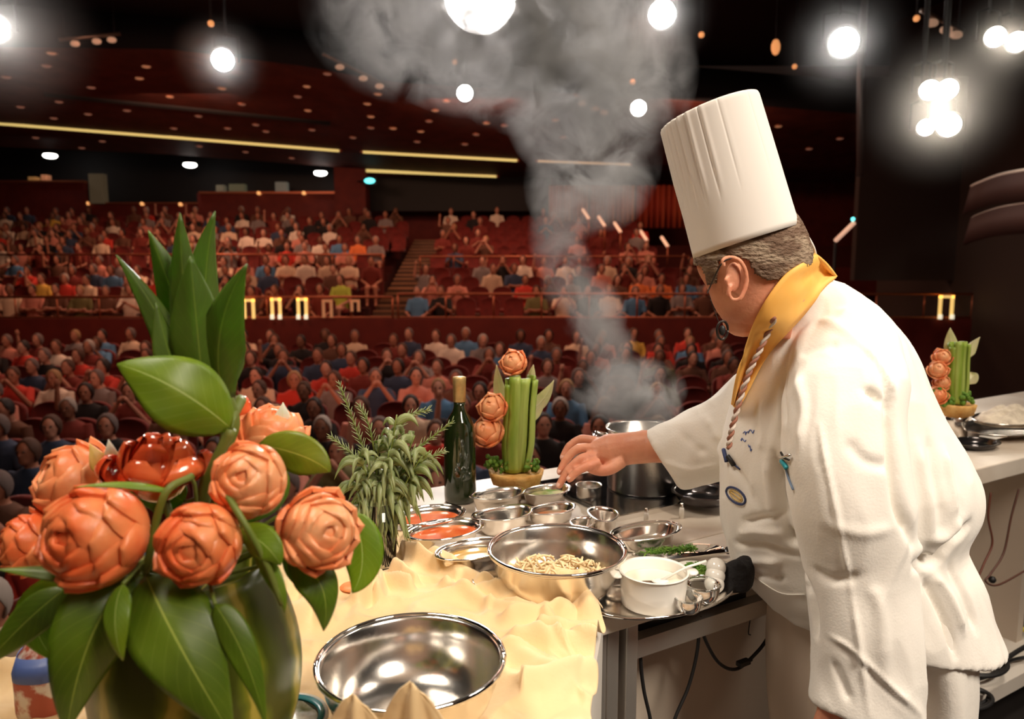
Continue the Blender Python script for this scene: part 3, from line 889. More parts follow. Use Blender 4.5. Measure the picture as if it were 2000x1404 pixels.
# people
pidx = sorted(occ, key=lambda k: spots[k][1])
KN = {}
cnt = {}
seen = set()
rest = {}
for n_, idx in enumerate(pidx):
    x, Y, z, block, i = spots[idx]
    col, hair, pose, lng = occ[idx]
    pname, bm_, sm_, tm_, h0, h1 = LIB[pose]
    jx, jr = rnd.uniform(-.03, .03), rnd.uniform(-0.25, 0.25)
    hi = rnd.uniform(-0.05, 0.02)
    skm = SK[rnd.choice((0, 0, 1, 1, 2, 2, 3))]
    if n_ < 300:
        e = empty('person', (x + jx, Y, z + hi))
        e.rotation_euler = (0, 0, jr)
        sk = skm
        for nm, me, m in (('body', bm_, sk), ('shirt', sm_, SHM[col]), ('trousers', tm_, M_trou), ('hair', h1 if lng else h0, HR[hair])):
            if Y > 17 and nm == 'trousers': continue
            o = bpy.data.objects.new(nm, me)
            COL.objects.link(o)
            o.parent = e
            o.material_slots[0].link = 'OBJECT'
            o.material_slots[0].material = m
        if Y < 11:
            lean_ = (0, .05, .1, .05, 0, .25)[pose] * .75
            for nm, me, dx, dz in (('eye', EYE, -.03, 1.215), ('eye', EYE, .03, 1.215), ('mouth', MOU, 0, 1.145)):
                o = bpy.data.objects.new(nm, me)
                COL.objects.link(o); o.parent = e
                o.location = (dx, -.10 - lean_ + (.004 if nm == 'mouth' else 0), dz)
        KN[idx] = (e, col, hair, lng, pname)
    else:
        M4 = Matrix.Translation((x + jx, Y, z + hi)) @ Matrix.Rotation(jr, 4, 'Z')
        rest.setdefault(('b', skm.name), []).append((bm_, M4))
        rest.setdefault(('s', 'shirt_' + col.replace(' ', '_')), []).append((sm_, M4))
        rest.setdefault(('h', 'hair_' + hair), []).append((h1 if lng else h0, M4))
# one object for the remaining, farthest people
vs, fs, mi, mlist, off = [], [], [], [], 0
cache = {}
for (kk, mname), items in rest.items():
    m = MATS[mname]
    if m not in mlist: mlist.append(m)
    for me, M4 in items:
        if me.name not in cache:
            a = np.empty(len(me.vertices) * 3); me.vertices.foreach_get('co', a)
            cache[me.name] = (a.reshape(-1, 3), [tuple(p.vertices) for p in me.polygons])
        co, pf = cache[me.name]
        A = np.array(M4)
        vs.append(co @ A[:3, :3].T + A[:3, 3])
        fs += [tuple(v + off for v in p) for p in pf]
        mi += [mlist.index(m)] * len(pf)
        off += len(co)
if vs:
    me = bpy.data.meshes.new('audience_far_rows')
    me.from_pydata(np.vstack(vs).tolist(), [], fs)
    for m in mlist: me.materials.append(m)
    me.polygons.foreach_set('material_index', mi)
    me.polygons.foreach_set('use_smooth', [True] * len(fs))
    o = bpy.data.objects.new('audience_far_rows', me)
    COL.objects.link(o)
    tag(o, 'distant seated spectators filling the farthest upper rows', 'people', kind='stuff')
byrow = {}
for idx, v in KN.items():
    byrow.setdefault((spots[idx][3], spots[idx][4]), []).append((spots[idx][0], idx))
SB = {'lower stalls': 'stalls', 'left upper block below the middle rail': 'left middle tier', 'right upper block below the middle rail': 'right middle tier',
      'left upper block above the middle rail': 'left top tier', 'right upper block above the middle rail': 'right top tier'}
for (block, i), L_ in byrow.items():
    L_.sort()
    for k, (_, idx) in enumerate(L_):
        e, col, hair, lng, pname = KN[idx]
        same = [q for q in L_ if KN[q[1]][1] == col]
        w = 'only one' if len(same) == 1 else NUM[[q[1] for q in same].index(idx)] + ' from left'
        tag(e, '%s wearing %s, %s row, %s, %s hair, %s' % (w, col, ORD[i], SB[block], hair, pname), 'person', 'audience, %s row of the %s' % (ORD[i], SB[block]))
byrow = {}
for idx, o in SEATO.items():
    byrow.setdefault((spots[idx][3], spots[idx][4]), []).append((spots[idx][0], idx))
for (block, i), L_ in byrow.items():
    L_.sort()
    for k, (_, idx) in enumerate(L_):
        tag(SEATO[idx], '%s dark red velvet seat, %s from left, %s row, %s' % ('occupied' if idx in occ else 'empty', NUM[k], ORD[i], SB[block]))
print('SPOTS', len(spots), 'PEOPLE', len(pidx), 'seats', nseat)

# ================================================= COUNTER, TABLES, CLOTH
ZC = 0.92
M_marble = mat('pale_marble', (0.74, 0.66, 0.56), 0.35, c2=(0.56, 0.46, 0.36), ns=5, coat=0.2)
M_panel = mat('beige_panel', (0.62, 0.53, 0.43), 0.6, c2=(0.58, 0.49, 0.40), ns=2)
M_shelf = mat('white_shelf', (0.72, 0.66, 0.58), 0.55)
AF = on(1899, 918, ZC); BK = on(1050, 918, ZC)
def uv_(p):           # coordinates along the counter / towards the cook, from BK
    d = Vector((p[0], p[1], 0)) - Vector((BK.x, BK.y, 0))
    return d.dot(UD), d.dot(ND)
def W(u, n, z):
    return Vector((BK.x, BK.y, 0)) + UD * u + ND * n + Vector((0, 0, z))
nA = uv_(AF)[1]                               # depth of the counter
uJ = uv_(on(1180, 1200, ZC))[0]
nB = uv_(on(1240, 1192, ZC))[1]               # the prep table reaches nearer to the cook
u0 = uv_(on(700, 985, ZC))[0]
U1 = 3.2
ang = math.atan2(UD.y, UD.x)
def cbox(k, ua, ub, na, nb, za, zb):
    return k.box((W((ua + ub) / 2, (na + nb) / 2, (za + zb) / 2)), (ub - ua, nb - na, zb - za), ang)
ctr = empty('cooking_counter', W(0.8, nA / 2, 0), 'long pale marble-topped cooking counter on white panels behind the chef', 'counter')
cbox(MB(), u0, U1, 0.0, nA, ZC - 0.055, ZC).build('worktop', M_marble, ctr, smooth=False, bevel=0.004)
cbox(MB(), u0 + .05, U1, 0.10, 0.14, 0.17, ZC - 0.055).build('back_panel', M_panel, ctr, smooth=False)
cbox(MB(), 0.55, U1, 0.14, nA, 0.10, 0.15).build('bottom_shelf', M_shelf, ctr, smooth=False)
for u in (0.62, 1.75, 3.1):
    cbox(MB(), u, u + .04, 0.14, nA - 0.12, 0.15, ZC - 0.055).build('divider', M_panel, ctr, smooth=False)
for u in (0.6, 1.9, 3.1):
    for n in (0.2, nA - 0.08):
        cbox(MB(), u, u + .05, n, n + 0.05, 0.0, 0.10).build('foot', M_alu, ctr, smooth=False)
# prep table joined to the counter's near side
uL = uv_(on(1186, 1196, ZC))[0]
uR = uv_(on(1450, 1105, ZC))[0] + 0.25
tb = empty('prep_table', W((uL + uR) / 2, (nA + nB) / 2, 0), 'low aluminium-framed prep table crowded with steel dishes beside the chef', 'table')
cbox(MB(), u0 + 0.1, uR, nA + 0.002, nB, ZC - 0.03, ZC).build('table_top', M_marble, tb, smooth=False, bevel=0.003)
cbox(MB(), uL + .05, uR, nB - 0.035, nB - 0.01, ZC - 0.10, ZC - 0.065).build('front_rail', M_alu, tb, smooth=False)
for (u, n) in ((uL, nB - 0.06), (uL + .035, nB - .05), (uR - 0.04, nB - 0.05), (u0 + 0.15, nB - 0.06), (u0 + 0.15, nA + 0.03)):
    cbox(MB(), u, u + .026, n, n + 0.045, 0.0, ZC - 0.03).build('leg', M_alu, tb, smooth=False, bevel=0.003)
cbox(MB(), uL + .06, uR, nA + 0.05, nA + 0.07, 0.40, ZC - 0.03).build('modesty_panel', M_panel, tb, smooth=False)
cbox(MB(), uL + .06, uL + 0.42, nA + 0.07, nA + 0.09, 0.0, 0.41).build('side_panel', M_panel, tb, smooth=False)
cbox(MB(), uL + .12, uL + .38, nA + .10, nB - .045, ZC - 0.09, ZC - 0.031).build('drawer_box', M_rubber, tb, smooth=False)
cbox(MB(), uL + .42, uR, nA + 0.05, nB, 0.12, 0.16).build('lower_shelf', M_shelf, tb, smooth=False)
# cloth covered table nearest the camera
def TC(x, y, z=ZC):
    return on(x, y, z)
Pq = [on(-420, 1404 + 260, ZC), on(-60, 1352, ZC), on(560, 1070, ZC), on(730, 1003, ZC), on(955, 1075, ZC), on(1178, 1212, ZC), on(1145, 1404, ZC), on(1090, 1404 + 620, ZC)]
zt = ZC - 0.004
ft = empty('folding_table', (0, 0.75, 0), 'white folding table under the yellow cloth at the front left', 'table')
PT = [Vector((p.x, p.y, zt - 0.03)) for p in Pq]
MB().prism(PT, 0.03).build('table_top', M_white, ft, smooth=False)
for p in (on(1150, 1260, ZC), on(40, 1420, ZC), on(1080, 1850, ZC), on(-150, 1850, ZC)):
    MB().tube([(p.x - .04, p.y - 0.05, zt - 0.03), (p.x - .04, p.y - 0.05, 0.0)], 0.016, 10).build('leg', M_alu, ft)
k = MB()
e_ = [on(1178, 1212, ZC), on(1145, 1404, ZC)]
k.grid([[Vector((p.x - .004, p.y, zt - 0.002)) for p in e_], [Vector((p.x - .006, p.y, zt - 0.5)) for p in e_]])
k.build('side_panel', M_white, ft, smooth=False, solid=0.008)

# yellow cloth, crumpled
M_cloth = mat('yellow_cloth', (0.80, 0.57, 0.29), 0.85, c2=(0.83, 0.61, 0.34), ns=3, sheen=0.3, bump=0.15, bs=45)
def seg(px0, py0, px1, py1, h, w):
    a, b = on(px0, py0, ZC), on(px1, py1, ZC)
    return (a.xy, b.xy, h, w)
folds = [seg(560, 1180, 700, 1090, .030, .022), seg(738, 1192, 744, 1158, .036, .010), seg(750, 1160, 800, 1172, .030, .009), seg(770, 1140, 812, 1156, .026, .008), seg(786, 1100, 816, 1118, .030, .009), seg(816, 1118, 856, 1134, .032, .009), seg(700, 1200, 735, 1180, .045, .012), seg(850, 1120, 950, 1170, .030, .02),
         seg(830, 1065, 960, 1115, .028, .016), seg(950, 1180, 1100, 1200, .020, .022), seg(1030, 1160, 1070, 1185, .035, .014), seg(1070, 1160, 1130, 1175, .040, .018), seg(1130, 1175, 1150, 1225, .034, .020),
         seg(1000, 1240, 1110, 1225, .022, .016), seg(1010, 1280, 1180, 1290, .030, .014), seg(1060, 1262, 1175, 1272, .034, .014), seg(1000, 1300, 1100, 1350, .026, .02), seg(990, 1210, 1080, 1245, .020, .012),
         seg(1050, 1370, 1150, 1340, .030, .02), seg(930, 1400, 1040, 1372, .030, .02), seg(560, 1250, 610, 1200, .030, .02), seg(690, 1420, 660, 1385, .055, .022), seg(655, 1160, 690, 1120, .03, .018),
         seg(900, 1430, 960, 1385, .035, .02), seg(0, 1350, 60, 1320, .02, .02), seg(600, 1180, 640, 1240, .022, .014), seg(870, 1160, 1000, 1225, .018, .012)]
dips = []
def cloth_h(x, y):
    p = Vector((x, y))
    h = 0.010
    for a, b, hh, w in folds:
        ab = b - a
        t = max(0, min(1, (p - a).dot(ab) / ab.dot(ab)))
        d = (p - (a + ab * t)).length
        h = max(h, 0.010 + hh * math.exp(-(d / w) ** 2)) if d < 3 * w else h
    n1 = noise.noise(Vector((x * 9, y * 9, 1.3)))
    n2 = noise.noise(Vector((x * 22 + 2 * n1, y * 12, 4.3)))
    n3 = noise.noise(Vector((x * 6 + .8 * n1 + 5, y * 11 + .6 * n2, 7.7)))
    h += 0.010 * max(0, 1 - abs(n1) * 2.4) ** 1.3 + 0.0025 * (1 - abs(n2) * 2) + 0.011 * max(0, 1 - abs(n3) * 3.2) ** 1.4 + 0.001
    return max(h, 0.003)
BOWL1 = on(803, 1290, ZC + 0.075)
def bowlpress(x, y, h):
    d = math.hypot(x - BOWL1.x, y - BOWL1.y - 0.004)
    if d < 0.150:
        h = min(h, 0.006 + max(0, d - 0.07) * 0.35)
    for (cx, cy, r) in ((MEL.x, MEL.y, 0.115), (HERB.x, HERB.y, 0.05), (TEAL.x, TEAL.y, 0.066)):
        d = math.hypot(x - cx, y - cy)
        if d < r: h = min(h, 0.005 + max(0, d - r + .015) * 1.0)
    return h
MEL = Vector((at(385, 1300, 0.80).x, 0.80, 0))
HERB = on(742, 1112, ZC)
TEAL = on(553, 1418, ZC + 0.05)
k = MB()
rows = []
NX, NY = 330, 300
# boundary: far edge and right edge are irregular
far = [(-260, 1500), (-60, 1346), (150, 1250), (560, 1070), (700, 1040), (780, 1052), (850, 1095), (930, 1150), (1010, 1165), (1075, 1160), (1125, 1150), (1158, 1190), (1170, 1212)]
far = [on(x, y, ZC).xy for x, y in far]
def resample(L, n):
    d = [0]
    for a, b in zip(L, L[1:]): d.append(d[-1] + (b - a).length)
    out = []
    for i in range(n):
        t = d[-1] * i / (n - 1)
        j = max(q for q in range(len(d) - 1) if d[q] <= t + 1e-9)
        f = (t - d[j]) / (d[j + 1] - d[j])
        out.append(L[j].lerp(L[j + 1], f))
    return out
far = resample(far, NX)
near = resample([on(-700, 1900, ZC).xy, on(500, 1950, ZC).xy, on(1120, 1900, ZC).xy], NX)
rx = [(0, 1), (1, 1)]
for j in range(NY):
    t = j / (NY - 1)
    row = []
    for i in range(NX):
        p = far[i].lerp(near[i], t ** 1.6)
        # right edge bulge past the table edge
        s_ = i / (NX - 1)
        if s_ > 0.8:
            w_ = (s_ - 0.8) / 0.2
            bul = 0.002 + 0.014 * math.exp(-((t - 0.26) / 0.05) ** 2) - 0.006 * math.exp(-((t - 0.34) / 0.06) ** 2) + 0.004 * math.sin(t * 40)
            p = p + Vector((bul * w_ ** 2, 0))
        x, y = p
        h = bowlpress(x, y, cloth_h(x, y))
        xe = on(1178, 1212, ZC).x + (y - on(1178, 1212, ZC).y) * (on(1145, 1404, ZC).x - on(1178, 1212, ZC).x) / (on(1145, 1404, ZC).y - on(1178, 1212, ZC).y)
        z = ZC + h
        if x > xe - 0.004:
            z -= min((x - xe + 0.004) * 0.5, 0.012)
        if i == 0 or j == 0: z = ZC + 0.004
        row.append(Vector((x, y, z)))
    rows.append(row)
o = k.grid(rows).build('tablecloth', M_cloth, solid=0.0015)
tag(o, 'crumpled pale yellow cloth spread over the front table under the big bowl', 'cloth')
o.name = 'tablecloth'
def peak(px, topx, topy, Y, w, lab):
    tp = at(topx, topy, Y)
    b = at(px, 1404, Y - .01); b.z = ZC + .012
    rows = []
    for i in range(20):
        t = i / 19
        c = b.lerp(tp, t)
        hw = w * (1 - t) ** 0.62 + 0.0012
        rows.append([c + Vector((hw * s_, (.030 * (1 - t) + .004) * (math.cos(s_ * 4.2) - 1) * -.5 - .012 * math.cos(s_ * 9) * (1 - t), 0.003 * math.sin(s_ * 5))) for s_ in [(-1 + 2 * q / 26) for q in range(27)]])
    tag(MB().grid(rows).build('napkin', M_cloth, solid=0.002), lab, 'napkin', 'folded yellow napkins')
peak(812, 803, 1340, .690, .075, 'yellow napkin corner standing in a peak in front of the big bowl')
peak(692, 690, 1364, .680, .070, 'yellow napkin fold rising between the teal-rimmed dish and the big bowl')

# ================================================= TABLEWARE
def dish(name, px, py, rim_w, h, prof, label, cat, z=ZC, zr=None, m=None, rz=0.0, sx=1.0, wave=None, group=None, n=40, contents=None, handles=None):
    """round or oval open vessel; (px,py) is its rim centre in the photograph, rim_w its rim width in pixels"""
    rimz = z + h
    c = on(px, py, rimz)
    k_ = (c - CAMP).dot(FW)
    r = rim_w * k_ / F / 2
    e = empty(name, (c.x, c.y, z), label, cat, group)
    base = Vector((c.x, c.y, z))
    th = 0.0014
    P_ = [(r * a, h * b) for a, b in prof]
    inner = [(max(a - th * 1.2, 0.001), b + th * (0.9 if a < r * 0.97 else 0.2)) for a, b in P_]
    k = MB()
    pr = [(0.0005, P_[0][1])] + P_ + inner[::-1] + [(0.0005, inner[0][1])]
    k.lathe(pr, base, n, wave=wave, sx=1.0 / sx if False else 1.0, rz=0)
    if sx != 1.0 or rz:
        M = Matrix.Rotation(rz, 3, 'Z') @ Matrix.Diagonal((1, sx, 1))
        k.v = [base + M @ (v - base) for v in k.v]
    k.build('bowl_body' if 'bowl' in name else 'body', m or M_steel, e)
    return e, base, r
hemi = [(0.42, 0.0), (0.60, 0.03), (0.76, 0.16), (0.87, 0.38), (0.94, 0.65), (0.965, 0.93), (0.985, 0.97), (1.0, 1.0), (1.03, 0.985), (1.035, 0.95), (1.02, 0.93)]
shal = [(0.55, 0.0), (0.70, 0.05), (0.80, 0.3), (0.86, 0.75), (0.9, 0.95), (1.0, 1.0), (1.02, 0.96)]
cup = [(0.8, 0.0), (0.95, 0.04), (0.97, 0.5), (0.98, 0.97), (1.02, 1.0), (1.03, 0.97)]
plate = [(0.5, 0.0), (0.62, 0.1), (0.72, 0.5), (0.98, 0.95), (1.0, 1.0), (1.01, 0.9)]
def rimring(e, base, r, h, t=0.0022, m=None, sx=1.0, rz=0):
    M = Matrix.Rotation(rz, 3, 'Z') @ Matrix.Diagonal((1, sx, 1))
    pts = [base + M @ Vector((r * 1.02 * math.cos(a), r * 1.02 * math.sin(a), 0)) + Vector((0, 0, h)) for a in [2 * PI * i / 48 for i in range(49)]]
    MB().tube(pts, t, 8).build('rolled_rim', m or M_chrome, e)
def fill_disc(e, base, r, h, m, name='filling', sx=1.0, rz=0, bumpy=0.0):
    M = Matrix.Rotation(rz, 3, 'Z') @ Matrix.Diagonal((1, sx, 1))
    k = MB()
    rows = []
    for i in range(9):
        rr = r * max(i / 8, 0.01)
        rows.append([base + M @ Vector((rr * math.cos(a), rr * math.sin(a), 0)) + Vector((0, 0, h + bumpy * noise.noise(Vector((rr * 60 * math.cos(a), rr * 60 * math.sin(a), 3))))) for a in [2 * PI * q / 30 for q in range(30)]])
    k.grid(rows, True)
    return k.build(name, m, e)
# big bowl in front
e, b, r = dish('mixing_bowl', 803, 1284, 356, 0.085, hemi, 'big empty polished steel mixing bowl on the yellow cloth at the front', 'bowl', z=ZC + 0.012, n=64)
rimring(e, b, r, 0.085, 0.0035)
# second bowl with grated food
e, b, r = dish('mixing_bowl', 1088, 1070, 262, 0.090, hemi, 'steel mixing bowl holding pale pasta shreds in the middle of the dishes', 'bowl', n=56)
rimring(e, b, r, 0.090, 0.003)
rnd = random.Random(5)
M_shred = mat('pale_shreds', (0.80, 0.62, 0.36), 0.6)
k = MB()
for i in range(230):
    a = rnd.uniform(0, 2 * PI); rr = r * 0.70 * math.sqrt(rnd.random())
    c = b + Vector((rr * math.cos(a), rr * math.sin(a), 0.016 + 0.030 * (1 - (rr / r) ** 2) * rnd.uniform(.5, 1.2) + 0.02 * (rr / r) ** 2))
    d = Vector((rnd.uniform(-1, 1), rnd.uniform(-1, 1), rnd.uniform(-.3, .8))).normalized() * rnd.uniform(.008, .02)
    k.tube([c - d, c + Vector((0, 0, .003)), c + d], 0.0022, 5)
fill_disc(e, b, r * 0.72, 0.018, M_shred, 'shreds_base', bumpy=0.006)
tag(k.build('shreds', M_shred, e, fixn=False), kind='stuff')
# oval tray under the near dishes
M_soup = mat('red_soup', (0.62, 0.10, 0.025), 0.15, c2=(0.72, 0.20, 0.06), ns=30, coat=0.5)
M_oil = mat('yellow_oil', (0.55, 0.30, 0.06), 0.1, c2=(0.6, 0.42, 0.15), ns=18, coat=0.5)
M_herbg = mat('chopped_herb', (0.08, 0.22, 0.02), 0.7, c2=(0.2, 0.35, 0.05), ns=60)
TR = 0.012
rzc = ang
e, b, r = dish('serving_tray', 1290, 1150, 330, 0.012, [(0.75, 0.0), (0.85, 0.02), (0.93, 0.7), (1.0, 1.0), (1.02, .9)], 'oval steel serving tray carrying the white casserole, its near rim past the table edge', 'tray', z=ZC + 0.002, sx=0.62, rz=rzc, n=60)
rimring(e, b, r, 0.012, 0.003, sx=0.62, rz=rzc)
k = MB()
for s_ in (1,):
    q = [b + UD * (r * 0.98) + ND * (-.03) + Vector((0, 0, .012)), b + UD * (r * 1.10) + ND * (-0.02) + Vector((0, 0, .02)), b + UD * (r * 1.12) + ND * 0.02 + Vector((0, 0, .02)), b + UD * (r * 0.95) + ND * 0.05 + Vector((0, 0, .012))]
    k.tube(spline(q, 6), 0.005, 8)
k.build('handle', M_steel, e)
# red soups
def soup(px, py, w, sx, rz, lab, m=M_soup, name='oval_soup_dish', h=0.04, group=None):
    e, b, r = dish(name, px, py, w, h, shal, lab, 'dish', sx=sx, rz=rz, n=48, group=group)
    rimring(e, b, r, h, 0.0022, sx=sx, rz=rz)
    fill_disc(e, b, r * 0.84, h * 0.72, m, 'soup', sx=sx, rz=rz)
    return e, b, r
soup(836, 1005, 150, 0.72, rzc, 'oval steel dish of red tomato soup behind the other, nearer the bottle')
soup(868, 1033, 160, 0.66, rzc, 'oval steel dish of red tomato soup in front, beside the herb glass')
e, b, r = soup(925, 1072, 155, 0.62, rzc, 'oval steel dish of yellow oil left of the pasta bowl', M_oil, 'oval_sauce_dish', 0.055)
e, b, r = dish('saucepan', 968, 1130, 90, 0.035, cup, 'small dark-sided steel pan tucked under the pasta bowl, left', 'pan', m=M_steel2)
e, b, r = dish('saucepan', 1210, 1130, 80, 0.03, cup, 'small steel pan tucked under the pasta bowl, right', 'pan', m=M_steel2, z=ZC + 0.003)
wv = lambda a, z: 0.08 * math.sin(a * 2 + 0.6) * min(1, z / 0.03)
def boat(px, py, w, h, sx, lab, extra=0.0, spout=None, m=None, group=None):
    e, b, r = dish('sauce_dish', px, py, w, h, shal, lab, 'dish', sx=sx, rz=rzc + extra, wave=lambda a, z: 0.07 * math.sin(a * 3 + extra * 5) * min(1, z / 0.03), n=54, group=group, m=m)
    return e, b, r
e, b, r = boat(975, 962, 118, 0.050, 0.6, 'wavy-edged steel sauce dish beside the bottle, highest of the group')
e, b, r = boat(985, 1000, 130, 0.045, 0.62, 'wavy-edged steel dish in front of the tart base')
e, b, r = boat(1068, 955, 110, 0.035, 0.65, 'steel dish with a little green garnish under the sprinkling fingers')
fill_disc(e, b, r * 0.7, 0.022, mat('pale_garnish', (0.55, 0.5, 0.25), .7, c2=(0.2, 0.35, 0.08), ns=40), 'garnish', sx=.65, rz=rzc, bumpy=.004)
e, b, r = boat(1078, 992, 110, 0.035, 0.6, 'wavy steel dish right behind the pasta bowl, left one')
fill_disc(e, b, r * 0.7, 0.02, mat('orange_sauce', (0.7, 0.2, 0.04), .4, c2=(0.6, 0.5, 0.35), ns=25), 'sauce', sx=.6, rz=rzc)
e, b, r = boat(1178, 1002, 92, 0.04, 0.65, 'scalloped steel dish right behind the pasta bowl, right one', 1.1)
e, b, r = boat(1140, 1018, 70, 0.03, 0.7, 'small scalloped steel dish between the two wavy dishes', .6)
e, b, r = boat(1262, 1036, 160, 0.035, 0.55, 'long bright oval steel dish between the pasta bowl and the cooktop')
rimring(e, b, r, .035, .002, sx=.55, rz=rzc)
e, b, r = dish('steel_cup', 1150, 946, 50, 0.045, cup, 'small steel cup right of the sprinkling hand', 'cup', m=M_steel2)
# herb platter
e, b, r = dish('glass_platter', 1325, 1075, 190, 0.012, plate, 'clear oblong platter with a row of green herbs near the counter joint', 'platter', sx=0.32, rz=R(12), m=M_glass)
k = MB()
for i in range(160):
    t = rnd.uniform(-0.75, 0.35)
    c = b + Matrix.Rotation(R(12), 3, 'Z') @ Vector((r * t, rnd.uniform(-.007, .007), 0)) + Vector((0, 0, 0.011 + rnd.uniform(0, .008)))
    d = Vector((rnd.uniform(-1, 1), rnd.uniform(-1, 1), rnd.uniform(-.2, .6))).normalized() * .008
    k.tube([c - d, c + d], [0.0018, 0.0009], 4)
tag(k.build('chopped_herbs', M_herbg, e, fixn=False), kind='stuff')
k = MB()
a_, b_ = on(1300, 1092, ZC + .012), on(1420, 1075, ZC + .014)
k.box((a_ + b_) / 2, ((b_ - a_).length, 0.016, 0.0025), math.atan2((b_ - a_).y, (b_ - a_).x))
kn = empty('knife', a_, 'steel knife lying across the near side of the herb platter', 'knife')
k.build('blade', M_chrome, kn, smooth=False)
c_, d_ = b_, on(1470, 1068, ZC + .014)
MB().tube([c_, d_], 0.008, 10).build('handle', M_rubber, kn)
# white casserole
M_china = mat('white_china', (0.88, 0.85, 0.78), 0.18, coat=0.4)
e, b, r = dish('casserole', 1277, 1112, 134, 0.062, [(0.86, 0.0), (0.93, 0.03), (0.96, 0.5), (0.97, 0.93), (1.0, 1.0), (1.02, .97)], 'round white china casserole with sauce and a spoon, on the oval tray', 'casserole', z=ZC + 0.006, m=M_china, n=48)
k = MB()
rows = []
for i in range(2):
    pass
fill_disc(e, b, r * 0.93, 0.040, mat('cream_sauce', (0.82, 0.76, 0.62), .3), 'cream')
fill_disc(e, b + Vector((-r * .15, -r * .15, 0)), r * 0.30, 0.0415, mat('dark_sauce', (0.10, 0.06, 0.03), .3), 'dark_sauce', sx=.5)
for s_ in (-1, 1):
    MB().ball(b + Vector((s_ * r * 1.1, 0.006 * s_, 0.056)), (0.014, 0.018, 0.004), 12).build('tab_handle', M_china, e)
k = MB()
sp = b + Vector((0.01, -0.01, 0.045))
k.ball(sp, (0.016, 0.011, 0.003), 12); k.tube([sp, sp + Vector((0.05, 0.01, 0.022)), sp + Vector((0.085, 0.02, 0.028))], [0.003, 0.0022, 0.003], 6)
tag(k.build('spoon', M_china), 'white spoon resting inside the casserole', 'spoon')
# chive plate and small pieces
e, b, r = dish('small_plate', 1358, 1110, 80, 0.014, plate, 'small white plate heaped with chopped green chives behind the casserole', 'plate', z=ZC + 0.012, m=M_china)
k = MB()
for i in range(220):
    a = rnd.uniform(0, 2 * PI); rr = r * 0.5 * math.sqrt(rnd.random())
    c = b + Vector((rr * math.cos(a), rr * math.sin(a), 0.012 + .014 * (1 - rr / r * 1.6) * rnd.random()))
    d = Vector((rnd.uniform(-1, 1), rnd.uniform(-1, 1), rnd.uniform(-.2, .5))).normalized() * .006
    k.tube([c - d, c + d], 0.0014, 4)
tag(k.build('chives', M_herbg, e, fixn=False), kind='stuff')
for (px, py, w, h, lab) in ((1372, 1138, 70, .035, 'clear glass bowl right of the casserole, larger of two'), (1345, 1165, 55, .028, 'clear glass bowl touching the casserole at the tray rim, smaller of two')):
    e, b, r = dish('glass_bowl', px, py, w, h, hemi, lab, 'bowl', z=ZC + .012, m=M_glass)
    fill_disc(e, b, r * .7, h * .3, mat('brown_spice', (0.35, 0.18, 0.07), .7, c2=(0.6, 0.5, 0.4), ns=50), 'spice', bumpy=.003)
c = on(1395, 1140, ZC + .02)
k = MB()
for q in range(3):
    k.ball(c + Vector((0.004 * q, 0.01 * q, 0.012 * q)), (0.02, 0.022, 0.018), 12)
tag(k.build('garlic_cluster', M_china, sub=1), 'pale cluster of garlic cloves at the right end of the oval tray', 'garlic')
# black pouch beside the chef
c = on(1432, 1150, ZC)
k = MB(); rows = []
for i in range(9):
    t = i / 8
    rows.append([c + Vector(((0.036 * (1 - .5 * t ** 3)) * math.cos(a) * (1 + .18 * math.sin(3 * a)) + 0.012 * t, 0.028 * (1 - .4 * t) * math.sin(a), 0.058 * t + 0.008 * math.sin(a * 2) * t)) for a in [2 * PI * q / 18 for q in range(18)]])
k.grid(rows, True, True)
tag(k.build('black_cloth_pouch', mat('black_fabric', (0.012, 0.011, 0.012), 0.8, bump=.5, bs=60), sub=1), 'crumpled black cloth on the table edge against the chef', 'cloth')

# cooktop and pot
M_hob = mat('black_hob_glass', (0.008, 0.008, 0.009), 0.06, coat=1.0)
uh0, nh0 = uv_(on(1150, 935, ZC))
hu0 = uv_(on(1165, 1000, ZC))[0]; hu1 = uv_(on(1420, 950, ZC))[0]
hn0 = uv_(on(1180, 925, ZC))[1]; hn1 = uv_(on(1235, 1010, ZC))[1]
e = empty('induction_hob', W((hu0 + hu1) / 2, (hn0 + hn1) / 2, ZC), 'black glass induction hob set under the steaming pot', 'hob')
cbox(MB(), hu0, hu1 + .1, hn0, hn1, ZC, ZC + 0.012).build('glass_top', M_hob, e, smooth=False, bevel=0.002)
cbox(MB(), hu0, hu1 + .1, hn1, hn1 + 0.008, ZC, ZC + 0.012).build('steel_trim', M_chrome, e, smooth=False)
POT = on(1257, 952, ZC + 0.012)
pr_, ph = 0.098, 0.165
e = empty('stock_pot', POT, 'steaming steel pot on the hob behind the sprinkling hand', 'pot')
k = MB().lathe([(0.001, 0), (pr_ * .97, 0), (pr_, 0.006), (pr_, ph - .004), (pr_ * 1.06, ph + 0.002), (pr_ * 1.07, ph), (pr_ * 1.06, ph - .002), (pr_ * .99, ph - .008), (pr_ * .97, 0.01), (0.001, 0.008)], POT, 56)
k.build('pot_body', M_steel2, e)
MB().lathe([(0.001, ph - .05), (pr_ * .965, ph - .05)], POT, 40).build('broth', mat('broth', (0.5, 0.4, 0.25), 0.1), e)
for s_, aa in ((1, PI * 0.98), (-1, -0.1)):
    d = Vector((math.cos(aa), math.sin(aa), 0)); tq = Vector((-d.y, d.x, 0))
    q = [POT + d * pr_ + tq * .035 + Vector((0, 0, ph - .03)), POT + d * (pr_ + .035) + tq * .03 + Vector((0, 0, ph - .022)), POT + d * (pr_ + .035) - tq * .03 + Vector((0, 0, ph - .022)), POT + d * pr_ - tq * .035 + Vector((0, 0, ph - .03))]
    MB().tube(spline(q, 6), 0.006, 8).build('handle', M_chrome, e)
c = on(1395, 962, ZC + 0.012)
